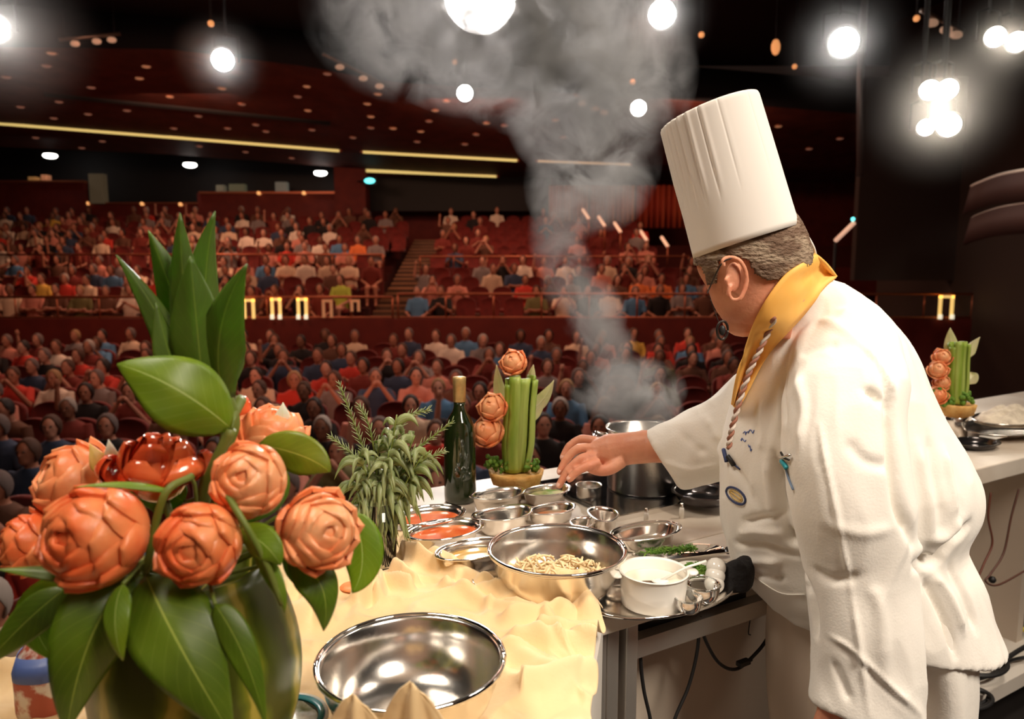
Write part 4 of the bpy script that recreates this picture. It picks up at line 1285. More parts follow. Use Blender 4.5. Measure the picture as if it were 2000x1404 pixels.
e, b, r = dish('frying_pan', 1372, 958, 120, 0.03, shal, 'dark pan shape added for the reflection in the hob between sleeve and jacket', 'pan', z=ZC + 0.013, m=mat('dark_pan', (0.10, 0.09, 0.09), .15, .9))  # pan shape stands in for a reflection on the black hob
for (px, py, lab) in ((1331, 1012, 'small white post added for a reflection at the front edge of the hob, right one'), (1262, 1022, 'small white post added for a reflection at the front edge of the hob, left one')):
    c = on(px, py, ZC)
    e = empty('reflection_post', c, lab, 'bottle')  # white post stands in for a reflection on the hob edge
    MB().lathe([(0.0005, 0), (0.006, 0), (0.006, 0.024), (0.004, 0.028), (0.0005, 0.028)], c, 14).build('body', M_china, e)
    MB().lathe([(0.0045, 0.028), (0.0045, 0.038), (0.0005, 0.038)], c, 12).build('cap', M_chrome, e)

# wine bottle
BT = at(899, 972, 1.87); BT.z = ZC
M_bot = mat('dark_green_glass', (0.010, 0.018, 0.004), 0.05, coat=1.0)
e = empty('wine_bottle', BT, 'dark green unlabelled wine bottle with a gold capsule', 'bottle')
sc = 1.0
MB().lathe([(0.0005, 0.004), (0.034, 0.0), (0.0405, 0.006), (0.041, 0.02), (0.041, 0.175), (0.038, 0.20), (0.028, 0.222), (0.018, 0.238), (0.0148, 0.25), (0.0148, 0.262), (0.0005, 0.262)], BT, 40).build('glass_body', M_bot, e)
MB().lathe([(0.0150, 0.262), (0.0165, 0.2625), (0.0168, 0.312), (0.0172, 0.314), (0.0172, 0.324), (0.016, 0.326), (0.0005, 0.326)], BT, 28).build('gold_capsule', mat('gold_foil', (0.70, 0.50, 0.20), 0.38, 0.55, c2=(0.5, 0.32, 0.12), ns=40), e)

# shelf clutter and cables under the counter
def cable(pts, r, lab, name='cable', m=None, cat='cable'):
    o = MB().tube(spline(pts, 8), r, 8).build(name, m or M_rubber)
    return tag(o, lab, cat)
zf = lambda x, y, n: None
def onN(x, y, n):       # point on the upright plane parallel to the counter at depth n
    d = ray(x, y)
    p0 = W(0, n, 0)
    t = (p0 - CAMP).dot(ND) / d.dot(ND)
    return CAMP + d * t
nc = nB - 0.03
cable([onN(1250, 1245, nc), onN(1252, 1300, nc), onN(1258, 1350, nc), onN(1270, 1404, nc), onN(1275, 1450, nc)], 0.0035, 'black cable hanging straight down under the prep table, leftmost')
cable([onN(1366, 1205, nc), onN(1362, 1270, nc), onN(1345, 1340, nc), onN(1318, 1404, nc), onN(1310, 1450, nc)], 0.0035, 'black cable hanging from the tray corner and curving left to the floor')
cable([onN(1367, 1205, nc + .01), onN(1378, 1250, nc + .01), onN(1405, 1295, nc + .01), onN(1440, 1306, nc + .01), onN(1480, 1272, nc + .01), onN(1502, 1242, nc + .01)], 0.0035, 'black cable looping from the tray corner towards the trousers of the chef')
c = onN(1452, 1294, nc + .012)
k = MB().box(c, (0.03, 0.014, 0.010), ang); k.tube([c + UD * .012, c + UD * .024], .004, 8)
tag(k.build('cable_connector', M_rubber, smooth=False, bevel=.002), 'black connector on the looping cable under the prep table', 'connector')
cable([onN(1484, 1175, nc), onN(1468, 1200, nc), onN(1462, 1235, nc), onN(1466, 1240, nc)], 0.0012, 'thin dark wire below the black cloth beside the chef')
rnd = random.Random(3)
for i in range(5):
    q = []
    y0 = 1375 + 6 * i
    zz = 0.165
    for j in range(7):
        q.append(on(1400 + 22 * j + rnd.uniform(-8, 8), y0 + rnd.uniform(-14, 14), zz + rnd.uniform(0, .02)))
    cable(q, 0.005, ['uppermost', 'second', 'middle', 'fourth', 'lowest'][i] + ' of the tangled black cables on the floor shelf left of the trousers')
cable([on(1405, 1335, .2), on(1415, 1360, .19), on(1440, 1375, .17)], 0.006, 'short thick black cable dropping into the tangle under the prep table')
for i in range(6):
    cx, cy = (1900, 1360) if i < 4 else (1925, 1290)
    q = [on(cx + (34 + 3 * i) * math.cos(a) * .9, cy + (16 + i) * math.sin(a) + 2 * i, 0.16 + .008 * i) for a in [2 * PI * j / 12 + i for j in range(12)]]
    cable(q, 0.006, ['widest', 'upper', 'lower', 'topmost', 'left', 'right'][i] + (' loop of the black cable coil on the white shelf, bottom right' if i < 4 else ' loop of the small black coil behind the jacket tail'))
cable([on(1885, 1290, .2), on(1920, 1270, .22), on(1960, 1285, .2), on(1990, 1270, .2), on(2040, 1240, .2)], 0.008, 'thick black cable running right from behind the jacket tail')
cable([on(1880, 1330, .17), on(1930, 1320, .17), on(1975, 1290, .17), on(2030, 1280, .17)], 0.006, 'black cable on the white shelf between the two coils')
n2 = nA - 0.05
cable([onN(1935, 962, n2), onN(1930, 1010, n2), onN(1938, 1060, n2), onN(1922, 1100, n2), onN(1905, 1140, n2)], 0.0035, 'dark red cable hanging below the right counter beside the jacket', m=mat('red_cable', (0.16, 0.05, 0.03), .5))
cable([onN(1990, 955, n2), onN(1975, 1010, n2), onN(1960, 1080, n2), onN(1935, 1120, n2), onN(1925, 1135, n2), onN(1950, 1142, n2), onN(2010, 1110, n2)], 0.0035, 'brown cable looping under the right counter near the picture edge', m=mat('brown_cable', (0.12, 0.05, 0.035), .5))
c = onN(1938, 1132, n2)
tag(MB().ball(c, 0.012, 10).build('cable_connector', M_rubber), 'small round connector on the brown cable under the right counter', 'connector')
c = on(1985, 1235, .15)
k = MB().box(c + Vector((0.03, 0.05, 0.06)), (0.14, 0.10, 0.10), ang)
e = empty('power_supply', c, 'black power supply box on the white shelf at the right edge', 'power supply')
k.build('case', M_rubber, e, smooth=False, bevel=.006)
MB().tube([c + Vector((-.02, -.03, .03)), c + Vector((0.02, -.04, .03))], .010, 10).build('plug', mat('yellow_plug', (0.6, 0.5, 0.05), .5), e)
c = on(1893, 1292, .18)
k = MB()
for i in range(8):
    k.box(c + UD * (0.016 * i - .02) + Vector((0, 0, 0.03)), (0.010, 0.05, 0.05 - .002 * i), ang)
k.box(c + UD * 0.035 + Vector((0, 0, 0.022)), (0.14, 0.03, 0.03), ang)
tag(k.build('heat_sink', M_rubber, smooth=False), 'ribbed black adapter on the shelf just behind the jacket tail', 'adapter')

# right counter: trays, heap and second celery piece (built in e.py's helpers)
e, b, r = dish('serving_platter', 1965, 832, 220, 0.03, plate, 'wide steel platter on the right counter, lower of the stack', 'platter', sx=0.6, rz=ang, m=M_steel2)
e, b, r = dish('serving_platter', 1975, 815, 190, 0.02, plate, 'steel platter under the pale heap on the right counter, upper of the stack', 'platter', z=ZC + .045, sx=0.6, rz=ang)
k = MB(); rows = []
for i in range(10):
    t = i / 9
    rows.append([b + Matrix.Rotation(ang, 3, 'Z') @ Vector((r * .95 * (1 - t) * math.cos(a), r * .55 * (1 - t) * math.sin(a), 0.012 + .05 * math.sin(t * PI / 2) ** 1 * (1 if i else 0) + .018 * noise.noise(Vector((math.cos(a) * 4 * (1 - t), math.sin(a) * 4 * (1 - t), 2))))) for a in [2 * PI * q / 40 for q in range(40)]])
k.grid(rows, True, True)
tag(k.build('seafood_heap', mat('pale_food', (0.75, 0.66, 0.52), .6, c2=(0.5, 0.42, 0.32), ns=30, bump=.6, bs=40)), 'pale lumpy heap of food on the upper right platter', 'food', kind='stuff')
e, b, r = dish('frying_pan', 1905, 862, 110, 0.02, shal, 'black shallow pan on the right counter just beside the jacket shoulder', 'pan', sx=.7, rz=ang, m=mat('dark_pan', (0.10, 0.09, 0.09), .15, .9))
c = on(1940, 852, ZC + .02)
k = MB().box(c, (0.09, 0.05, 0.006), ang)
tag(k.build('folded_napkin', M_china, smooth=False, bevel=.002), 'small folded white napkin between the black pan and the right platter', 'napkin')

# ================================================= CARVED FLOWERS, LEAVES, HERBS
def leafmat(name, c, vein, dark):
    m = mat(name, c, 0.42)
    nt = m.node_tree
    b = nt.nodes['Principled BSDF']
    uv = nt.nodes.new('ShaderNodeUVMap'); uv.uv_map = 'UVMap'
    sp = nt.nodes.new('ShaderNodeSeparateXYZ')
    nt.links.new(uv.outputs[0], sp.inputs[0])
    def M(op, a, bb=None, cl=False):
        n = nt.nodes.new('ShaderNodeMath'); n.operation = op; n.use_clamp = cl
        for i, v in enumerate((a, bb)):
            if v is None: continue
            if isinstance(v, (int, float)): n.inputs[i].default_value = v
            else: nt.links.new(v, n.inputs[i])
        return n.outputs[0]
    ax = M('ABSOLUTE', M('SUBTRACT', sp.outputs[0], 0.5))
    mid = M('LESS_THAN', ax, 0.012)
    st = M('SINE', M('MULTIPLY', M('SUBTRACT', M('MULTIPLY', sp.outputs[1], 1.0), M('MULTIPLY', ax, 0.55)), 62.0))
    side = M('MULTIPLY', M('GREATER_THAN', st, 0.95), 0.13)
    fac = M('MAXIMUM', mid, side)
    nz_ = nt.nodes.new('ShaderNodeTexNoise'); nz_.inputs['Scale'].default_value = 14
    tc = nt.nodes.new('ShaderNodeTexCoord'); nt.links.new(tc.outputs['Object'], nz_.inputs['Vector'])
    base = ramp(nt, nz_.outputs[0], [(0.35, c), (0.68, dark)])
    mx = nt.nodes.new('ShaderNodeMix'); mx.data_type = 'RGBA'
    nt.links.new(fac, mx.inputs[0]); nt.links.new(base, mx.inputs[6]); mx.inputs[7].default_value = (*vein, 1)
    nt.links.new(mx.outputs[2], b.inputs['Base Color'])
    b.inputs['Subsurface Weight'].default_value = 0.15
    b.inputs['Subsurface Radius'].default_value = (0.01, 0.02, 0.004)
    b.inputs['Subsurface Scale'].default_value = 0.3
    return m
ML_green = leafmat('leaf_green', (0.095, 0.150, 0.006), (0.26, 0.32, 0.05), (0.055, 0.095, 0.005))
ML_light = leafmat('leaf_light', (0.17, 0.25, 0.008), (0.35, 0.45, 0.12), (0.09, 0.17, 0.01))
ML_olive = leafmat('leaf_olive', (0.20, 0.22, 0.012), (0.4, 0.4, 0.08), (0.13, 0.16, 0.01))
ML_crown = leafmat('leaf_crown', (0.075, 0.13, 0.012), (0.16, 0.22, 0.03), (0.05, 0.08, 0.008))
ML_sage = leafmat('leaf_sage', (0.27, 0.30, 0.13), (0.48, 0.48, 0.32), (0.14, 0.18, 0.06))
M_stem = mat('green_stem', (0.12, 0.17, 0.02), 0.5, c2=(0.17, 0.20, 0.04), ns=20)
def ovate(t): return math.sin(PI * min(1, t) ** 0.75) ** 0.8 if 0 < t < 1 else 0.0
def lance(t): return (math.sin(PI * t ** 0.6)) ** 0.9 * (1 - 0.2 * t) if 0 < t < 1 else 0.0
def blade(t): return min(1, (0.42 + t * 1.6)) * (1 - max(0, (t - 0.35) / 0.65) ** 1.6)
def leaf_mesh(P0, P1, P2, w, shape=ovate, fold=0.25, roll=0.0, k=None, n=18, m=10, ripple=0.03):
    pts = bez(P0, P1, P2, n)
    k = k or MB()
    rows = []
    for i, p in enumerate(pts):
        t = i / n
        tg = (pts[min(i + 1, n)] - pts[max(i - 1, 0)]).normalized()
        view = (CAMP - p).normalized()
        side = tg.cross(view).normalized()
        nrm = side.cross(tg).normalized()
        M = Matrix.Rotation(roll, 3, tg)
        side, nrm = M @ side, M @ nrm
        hw = w * max(shape(t), 0.015)
        rows.append([p + side * (hw * s_) - nrm * (abs(s_) ** 1.3 * hw * fold * -1) * 1.0 + nrm * (ripple * hw * math.sin(9 * t + 3 * s_) * abs(s_)) for s_ in [-1 + 2 * q / m for q in range(m + 1)]])
    k.grid(rows, uv=True)
    return k
def leaf(name, pb, pm, pt, Yb, Ym, Yt, wpx, mtl, parent=None, shape=ovate, fold=-0.25, roll=0.0, label=None, cat='leaf', group=None, stem=None, ripple=.05):
    a, m_, c = at(*pb, Yb), at(*pm, Ym), at(*pt, Yt)
    # the middle point is on the leaf, not the control point
    ctrl = m_ * 2 - (a + c) / 2
    w = wpx / 2 * Ym / F
    if parent is None:
        e = empty(name, a, label, cat, group)
        leaf_mesh(a, ctrl, c, w, shape, fold, roll, ripple=ripple).build('blade', mtl, e, solid=0.0009)
        s0 = stem or [a, a + (a - m_) * .15 + Vector((0, 0.01, -.02))]
        MB().tube(spline([Vector(q) for q in s0], 5) if len(s0) > 2 else s0, 0.0022, 7).build('stalk', M_stem, e)
        return e
    return leaf_mesh(a, ctrl, c, w, shape, fold, roll, ripple=ripple).build(name, mtl, parent, solid=0.0009)

# watermelon standing on end as the vase
MY = 0.80
mc = at(388, 1300, MY)
M_melon = mat('striped_melon', (0.10, 0.15, 0.01), 0.35)
nt = M_melon.node_tree
tc = nt.nodes.new('ShaderNodeTexCoord'); sp = nt.nodes.new('ShaderNodeSeparateXYZ'); nt.links.new(tc.outputs['Object'], sp.inputs[0])
an = nt.nodes.new('ShaderNodeMath'); an.operation = 'ARCTAN2'
nt.links.new(sp.outputs[1], an.inputs[0]); nt.links.new(sp.outputs[0], an.inputs[1])
nn = nt.nodes.new('ShaderNodeTexNoise'); nn.inputs['Scale'].default_value = 22; nt.links.new(tc.outputs['Object'], nn.inputs['Vector'])
ad = nt.nodes.new('ShaderNodeMath'); ad.operation = 'MULTIPLY_ADD'; nt.links.new(nn.outputs[0], ad.inputs[0]); ad.inputs[1].default_value = 0.30; nt.links.new(an.outputs[0], ad.inputs[2])
mu = nt.nodes.new('ShaderNodeMath'); mu.operation = 'MULTIPLY'; nt.links.new(ad.outputs[0], mu.inputs[0]); mu.inputs[1].default_value = 9.0
si = nt.nodes.new('ShaderNodeMath'); si.operation = 'SINE'; nt.links.new(mu.outputs[0], si.inputs[0])
nt.links.new(ramp(nt, si.outputs[0], [(0.0, (0.05, 0.065, 0.004)), (0.55, (0.09, 0.12, 0.007)), (0.86, (0.17, 0.18, 0.012)), (0.98, (0.40, 0.34, 0.06))]), nt.nodes['Principled BSDF'].inputs['Base Color'])
base = Vector((mc.x, MY, ZC + 0.012))
zt_ = at(388, 1105, MY).z
H = zt_ - base.z
pr = []
for i in range(22):
    t = i / 21
    pr.append((0.113 * math.sin(PI * (0.13 + 0.70 * t)) ** 0.55, H * t))
e = empty('melon_vase', base, 'tall green melon with yellow stripes standing as a vase, lower left', 'vase')
MB().lathe([(0.001, 0.0)] + pr + [(pr[-1][0] * .85, H - .004), (pr[-1][0] * .8, H - .03), (0.001, H - .035)], base, 48, wave=lambda a, z: 0.012 * math.sin(a * 9)).build('rind', M_melon, e)
# carved roses
def rosemat(name, c, c2, edge):
    return mat(name, c, 0.38, c2=c2, ns=16, sss=0.12, lo=0.38, hi=0.66, bump=0.15, bs=50)
MR = rosemat('carved_orange', (0.80, 0.135, 0.035), (0.86, 0.30, 0.11), None)
MRr = rosemat('carved_red_orange', (0.72, 0.07, 0.02), (0.80, 0.18, 0.06), None)
MRp = rosemat('carved_pale', (0.84, 0.22, 0.07), (0.90, 0.42, 0.20), None)
def rose(px, py, Y, rpx, mtl, label, axis=(-0.1, -0.9, 0.35), seed=1, petals=(3, 4, 5, 6, 7), open_=0.0, stem_to=None, sq=1.0, name='carved_rose', group='carved orange roses on the melon', parent=None, lowpoly=False):
    rn = random.Random(seed)
    c = at(px, py, Y)
    r = rpx * Y / F
    ax = Vector(axis).normalized()
    M = ax.to_track_quat('Z', 'Y').to_matrix()
    k = MB()
    k.ball(c, (r * 0.80, r * 0.80, r * 0.78 * sq), 20, M)
    nu, nv = (4, 5) if lowpoly else (8, 8)
    L_ = len(petals)
    for li, n in enumerate(petals):
        f = li / max(1, L_ - 1)                 # 0 = innermost
        th_tip = R(12 + 58 * f + 18 * open_ * f)
        th_base = R(80 + 60 * f)
        rad = r * (0.80 + 0.20 * f)
        wd = PI / n * 1.35
        for j in range(n):
            ph0 = 2 * PI * (j + 0.5 * (li % 2)) / n + rn.uniform(-.12, .12)
            jt = rn.uniform(-.10, .10); pj = rn.random(); jr = rn.uniform(.97, 1.05)
            rows = []
            for iv in range(nv + 1):
                v = iv / nv
                th = th_base + (th_tip + jt - th_base) * v
                wv_ = wd * (max(0.0, 1 - v ** (2.2 + 1.4 * pj)) ** .7 * 0.97 + 0.03) / max(0.45, math.sin(max(th, .25)))
                fl = jr + (0.10 + .22 * open_ * f) * v ** 2.5
                row = []
                for iu in range(nu + 1):
                    u = -1 + 2 * iu / nu
                    ph = ph0 + u * wv_
                    rr = rad * fl * (1 + 0.02 * (1 - u * u) - 0.03 * abs(u) ** 3)
                    d = Vector((math.sin(th) * math.cos(ph), math.sin(th) * math.sin(ph), math.cos(th) * sq))
                    row.append(c + M @ (d * rr))
                rows.append(row)
            inner = [[c + (p - c) * (0.90 if q else 0.86) for p in row] for q, row in enumerate(rows)]
            # thick petal: outside, lip, inside
            k.grid(rows + inner[::-1], False, False)
            k.grid([[row[0] for row in rows], [row[0] for row in inner]])
            k.grid([[row[-1] for row in rows], [row[-1] for row in inner]])
    if parent is not None:
        return k.build(name, mtl, parent)
    e = empty(name, c - ax * r, label, 'carved flower', group)
    k.build('bloom', mtl, e)
    if stem_to is not None:
        p = c - ax * r * .8
        q = Vector(stem_to)
        MB().tube(bez(p, (p + q) / 2 - ax * r, q, 10), 0.004, 8).build('stem', M_stem, e)
    return e
CT = Vector((mc.x, MY, zt_ - 0.02))       # the mouth of the melon
G = 'carved orange roses on the melon'
rose(182, 1048, 0.70, 100, MR, 'largest orange carved rose, lower left of the bouquet, facing the camera', (-.25, -.85, .25), 1, stem_to=CT)
rose(388, 1064, 0.70, 80, MR, 'orange carved rose at the bottom middle of the bouquet', (0.05, -.95, .1), 2, stem_to=CT)
rose(487, 938, 0.74, 72, MRp, 'pale orange carved rose right of the centre, above the bottom middle one', (.05, -.9, .4), 3, stem_to=CT)
rose(622, 1038, 0.74, 76, MRp, 'orange carved rose at the right, petals opening to the right', (.55, -.7, .25), 4, open_=.5, stem_to=CT)
rose(148, 945, 0.84, 78, MRp, 'orange carved rose at the upper left, behind the largest rose', (-.5, -.6, .5), 5, open_=.6, stem_to=CT)
rose(55, 1062, 0.80, 58, MR, 'orange carved rose cut off by the left edge, beside the largest', (-.7, -.6, .2), 6, open_=.6, stem_to=CT)
rose(530, 855, 0.88, 68, MRp, 'orange carved rose at the back right, half behind the olive leaf', (.3, -.2, .9), 7, open_=.5, stem_to=CT)
# the red lily-like carved bloom
c = at(300, 878, 0.80)
e = empty('carved_lily', at(310, 940, .80), 'glossy red-orange carved bloom with upright petals left of the big leaf', 'carved flower')
k = MB()
rn = random.Random(4)
for li, (n, hgt, spr) in enumerate(((3, 100, 26), (5, 88, 62), (6, 62, 100))):
    for j in range(n):
        a = 2 * PI * (j + .5 * li) / n + 0.4
        b0 = at(310, 942, .80)
        out = Vector((math.cos(a), math.sin(a) * 0.6, 0))
        tip = b0 + Vector((0, 0, hgt * .8 / F)) + out * (spr * .8 / F)
        midp = b0 + Vector((0, 0, hgt * .35 * .8 / F)) + out * (spr * 1.0 * .8 / F + .006)
        pts = bez(b0, midp * 2 - (b0 + tip) / 2, tip, 10)
        side = Vector((-out.y, out.x, 0)).normalized()
        nrm = (out + Vector((0, 0, .3))).normalized()
        rows = []
        for i, p in enumerate(pts):
            t = i / 10
            hw = 0.030 * (math.sin(PI * (0.12 + .80 * t)) ** .8)
            rows.append([p + side * hw * s_ - nrm * (abs(s_) ** 1.5 * hw * .45) for s_ in [-1 + 2 * q / 8 for q in range(9)]])
        inn = [[p - nrm * 0.006 for p in row] for row in rows]
        k.grid(rows + inn[::-1])
k.ball(at(310, 925, .80), 0.032, 16)
M_gl = mat('glossy_red_orange', (0.72, 0.07, 0.02), 0.16, c2=(0.80, 0.17, 0.05), ns=14, coat=0.6)
k.build('bloom', M_gl, e)
MB().tube([at(310, 945, .80), CT], 0.005, 8).build('stem', M_stem, e)
c = at(472, 795, 0.90)
e = empty('carved_bud', c, 'small glossy red carved bud just right of the big leaf base', 'carved flower')
rows = []
MB().ball(c, (0.012, 0.012, 0.015), 16).build('bud', M_gl, e)
k = MB().tube(bez(c + Vector((0.004, 0, -0.01)), c + Vector((0.012, 0, -0.03)), at(500, 850, .88), 6), [.010, .008, .007, .007, .008, .010, .012], 10)
k.build('neck', M_gl, e)
# pale leaf tips
def tip_leaf(pb, pt, Y, wpx, m, lab):
    leaf('pale_petal', pb, ((pb[0] + pt[0]) / 2, (pb[1] + pt[1]) / 2), pt, Y, Y - .005, Y, wpx, m, label=lab, cat='petal', shape=lance)
M_yel = leafmat('petal_yellow', (0.80, 0.55, 0.18), (0.8, 0.6, 0.3), (0.75, 0.45, 0.12))
M_whi = leafmat('petal_white', (0.80, 0.80, 0.68), (0.6, 0.7, 0.35), (0.7, 0.75, 0.55))
tip_leaf((550, 850), (553, 786), .875, 44, M_whi, 'white pointed petal with a green tip on the back right rose')
tip_leaf((205, 925), (175, 866), .80, 38, M_yel, 'pale yellow petal between the upper left rose and the red bloom')
tip_leaf((222, 915), (212, 858), .81, 30, M_whi, 'cream petal just left of the red bloom')

# crown of pointed leaves
cb = at(400, 800, 0.82)
cr = empty('foliage_tuft', cb, 'tall crown of pointed green leaves rising above the bouquet', 'leaves')
LV = [((372, 775), (322, 640), (227, 498), .84, .82, .80, 62, .4), ((392, 770), (345, 600), (290, 450), .85, .84, .84, 84, -.3), ((420, 770), (400, 590), (420, 412), .86, .86, .86, 88, .5),
      ((390, 770), (362, 585), (352, 416), .83, .82, .82, 70, -.2), ((400, 790), (385, 640), (372, 500), .80, .79, .79, 110, 0.0), ((438, 780), (430, 650), (483, 515), .81, .79, .78, 96, -.35), ((425, 780), (445, 690), (440, 560), .84, .83, .83, 80, .3),
      ((360, 770), (330, 690), (305, 590), .80, .79, .79, 60, .5)]
for i, (pb, pm, pt, a_, b_, c_, w, rl) in enumerate(LV):
    leaf('leaf', pb, pm, pt, a_, b_, c_, w, ML_crown, parent=cr, shape=blade, fold=-.45, roll=rl)
k = MB().tube(spline([at(440, 770, .83), at(455, 830, .83), at(425, 900, .82), at(400, 960, .81), CT], 5), 0.008, 10)
k.build('stalk', M_stem, cr)
# single leaves
LF = [((452, 838), (345, 760), (229, 711), .78, .74, .75, 150, ML_light, 'broad bright green leaf pointing left below the leaf crown', ovate, .15, (452, 838)),
      ((505, 868), (590, 890), (645, 922), .82, .80, .80, 84, ML_olive, 'olive green leaf pointing right behind the pale rose', ovate, .2, (480, 900)),
      ((690, 1000), (708, 1090), (688, 1158), .80, .79, .78, 84, ML_light, 'bright leaf right of the right hand rose, hanging over the cloth', ovate, .2, (660, 1060)),
      ((560, 1092), (625, 1140), (632, 1232), .76, .74, .74, 84, ML_green, 'dark green leaf drooping at the right of the melon', ovate, -.3, (520, 1030)),
      ((285, 1122), (345, 1250), (455, 1440), .72, .66, .66, 175, ML_green, 'very large leaf hanging down the front of the melon, centre', ovate, .1, (330, 1060)),
      ((262, 1128), (180, 1240), (130, 1430), .73, .68, .68, 160, ML_green, 'very large dark leaf hanging down the left of the melon', ovate, -.1, (330, 1060)),
      ((245, 1135), (110, 1118), (-8, 1112), .72, .70, .69, 52, ML_green, 'narrow leaf reaching to the left edge under the far left rose', lance, .7, (300, 1100)),
      ((128, 1150), (50, 1215), (-30, 1300), .74, .72, .72, 80, ML_green, 'leaf drooping out of the picture at the left edge', ovate, .3, (250, 1120)),
      ((148, 1140), (72, 1200), (108, 1290), .78, .77, .76, 96, ML_light, 'lighter leaf left of the melon, hanging beside the jar', ovate, .3, (260, 1110)),
      ((468, 1030), (518, 1065), (548, 1104), .72, .70, .70, 66, ML_light, 'small leaf in front, between the bottom middle rose and the right one', ovate, .2, (440, 990)),
      ((240, 1140), (225, 1210), (240, 1290), .69, .66, .66, 56, ML_light, 'small leaf lying over the big left leaf', ovate, .4, (300, 1090)),
      ((590, 1040), (600, 1110), (660, 1150), .78, .77, .77, 80, ML_green, 'dark leaf directly below the right hand rose', ovate, -.2, (540, 1010)),
      ((330, 958), (240, 946), (145, 952), .74, .71, .70, 22, ML_light, 'thin leaf seen edge-on above the largest rose', lance, .8, (380, 945)),
      ((470, 900), (505, 960), (440, 1020), .86, .87, .87, 120, ML_green, 'dark leaf deep inside the bouquet behind the pale rose', ovate, 0, (430, 960)),
      ((360, 980), (300, 960), (240, 985), .82, .82, .82, 90, ML_green, 'dark leaf deep inside the bouquet above the largest rose', ovate, 0, (400, 985)),
      ((420, 1180), (480, 1290), (520, 1420), .685, .67, .67, 70, ML_green, 'narrow dark leaf lying along the right front of the melon', lance, .2, (400, 1110)),
      ((500, 1080), (540, 1140), (556, 1196), .72, .70, .70, 40, ML_light, 'slim hanging leaf tip right of the bottom middle rose', lance, .3, (480, 1040))]
for (pb, pm, pt, a_, b_, c_, w, m_, lab, shp, rl, sm) in LF:
    leaf('leaf', pb, pm, pt, a_, b_, c_, w, m_, shape=shp, roll=rl, label=lab, group='broad leaves of the bouquet', stem=[at(*pb, a_), at(*sm, (a_ + .80) / 2), CT])
for (pts, r_, lab) in ((((452, 838, .78), (420, 905, .78), (400, 960, .79), (392, 1040, .80)), .006, 'thick green main stem down the middle of the bouquet'), (((430, 945, .72), (470, 1010, .70), (515, 1090, .70), (552, 1180, .70)), .0035, 'thin stem arching over the bottom middle rose to the right'),
                       (((375, 930, .76), (325, 960, .73), (300, 1040, .73), (285, 1120, .73)), .004, 'curved stem between the largest rose and the bottom middle one'), (((440, 860, .8), (450, 820, .82), (470, 780, .86)), .007, 'short knotty stem beside the red bud')):
    q = spline([at(x, y, Y) for x, y, Y in pts], 6)
    tag(MB().tube(q, r_, 8).build('flower_stem', M_stem), lab, 'stem')
# orange slice and jar and teal-rimmed dish
c = on(692, 1146, ZC + .02)
k = MB().ball(c, (0.028, 0.02, 0.008), 14)
tag(k.build('vegetable_slice', MRp), 'thin orange vegetable slice lying on the cloth behind the drooping leaf', 'vegetable')
c = at(95, 1400, .93); c.z = ZC + .014
e = empty('patterned_jar', c, 'jar in white, red and blue patterned wrapping left of the melon', 'jar')
jm = mat('jar_wrap', (0.75, 0.68, 0.6), 0.4, c2=(0.45, 0.10, 0.06), ns=35, lo=.45, hi=.55)
MB().lathe([(0.0005, 0), (0.034, 0), (0.036, 0.01), (0.036, 0.06), (0.028, 0.085), (0.010, 0.108), (0.0005, 0.11)], c, 28, wave=lambda a, z: .03 * math.sin(a * 5)).build('wrapper', jm, e)
MB().lathe([(0.0365, 0.055), (0.0368, 0.064), (0.0295, 0.086), (0.029, 0.084)], c, 28, wave=lambda a, z: .03 * math.sin(a * 5)).build('blue_band', mat('blue_band', (0.08, 0.13, 0.35), .4), e)
M_teal_r = mat('teal_enamel', (0.02, 0.22, 0.24), 0.25)
e, b, r = dish('enamel_dish', 553, 1400, 168, 0.040, [(0.8, 0.0), (0.86, 0.05), (0.93, 0.6), (1.0, 1.0), (1.03, .98), (1.03, .9)], 'white dish with a teal band inside its rim at the bottom, right of the melon', 'dish', z=ZC + .010, m=M_china, n=48)
MB().lathe([(r * .80, 0.036), (r * .93, 0.0385), (r * .94, 0.040), (r * .79, 0.0385)], b, 48).build('teal_band', M_teal_r, e)
fill_disc(e, b, r * .78, 0.034, mat('dish_contents', (0.75, 0.7, 0.6), .3, c2=(0.25, 0.27, 0.12), ns=45), 'contents', bumpy=.006)

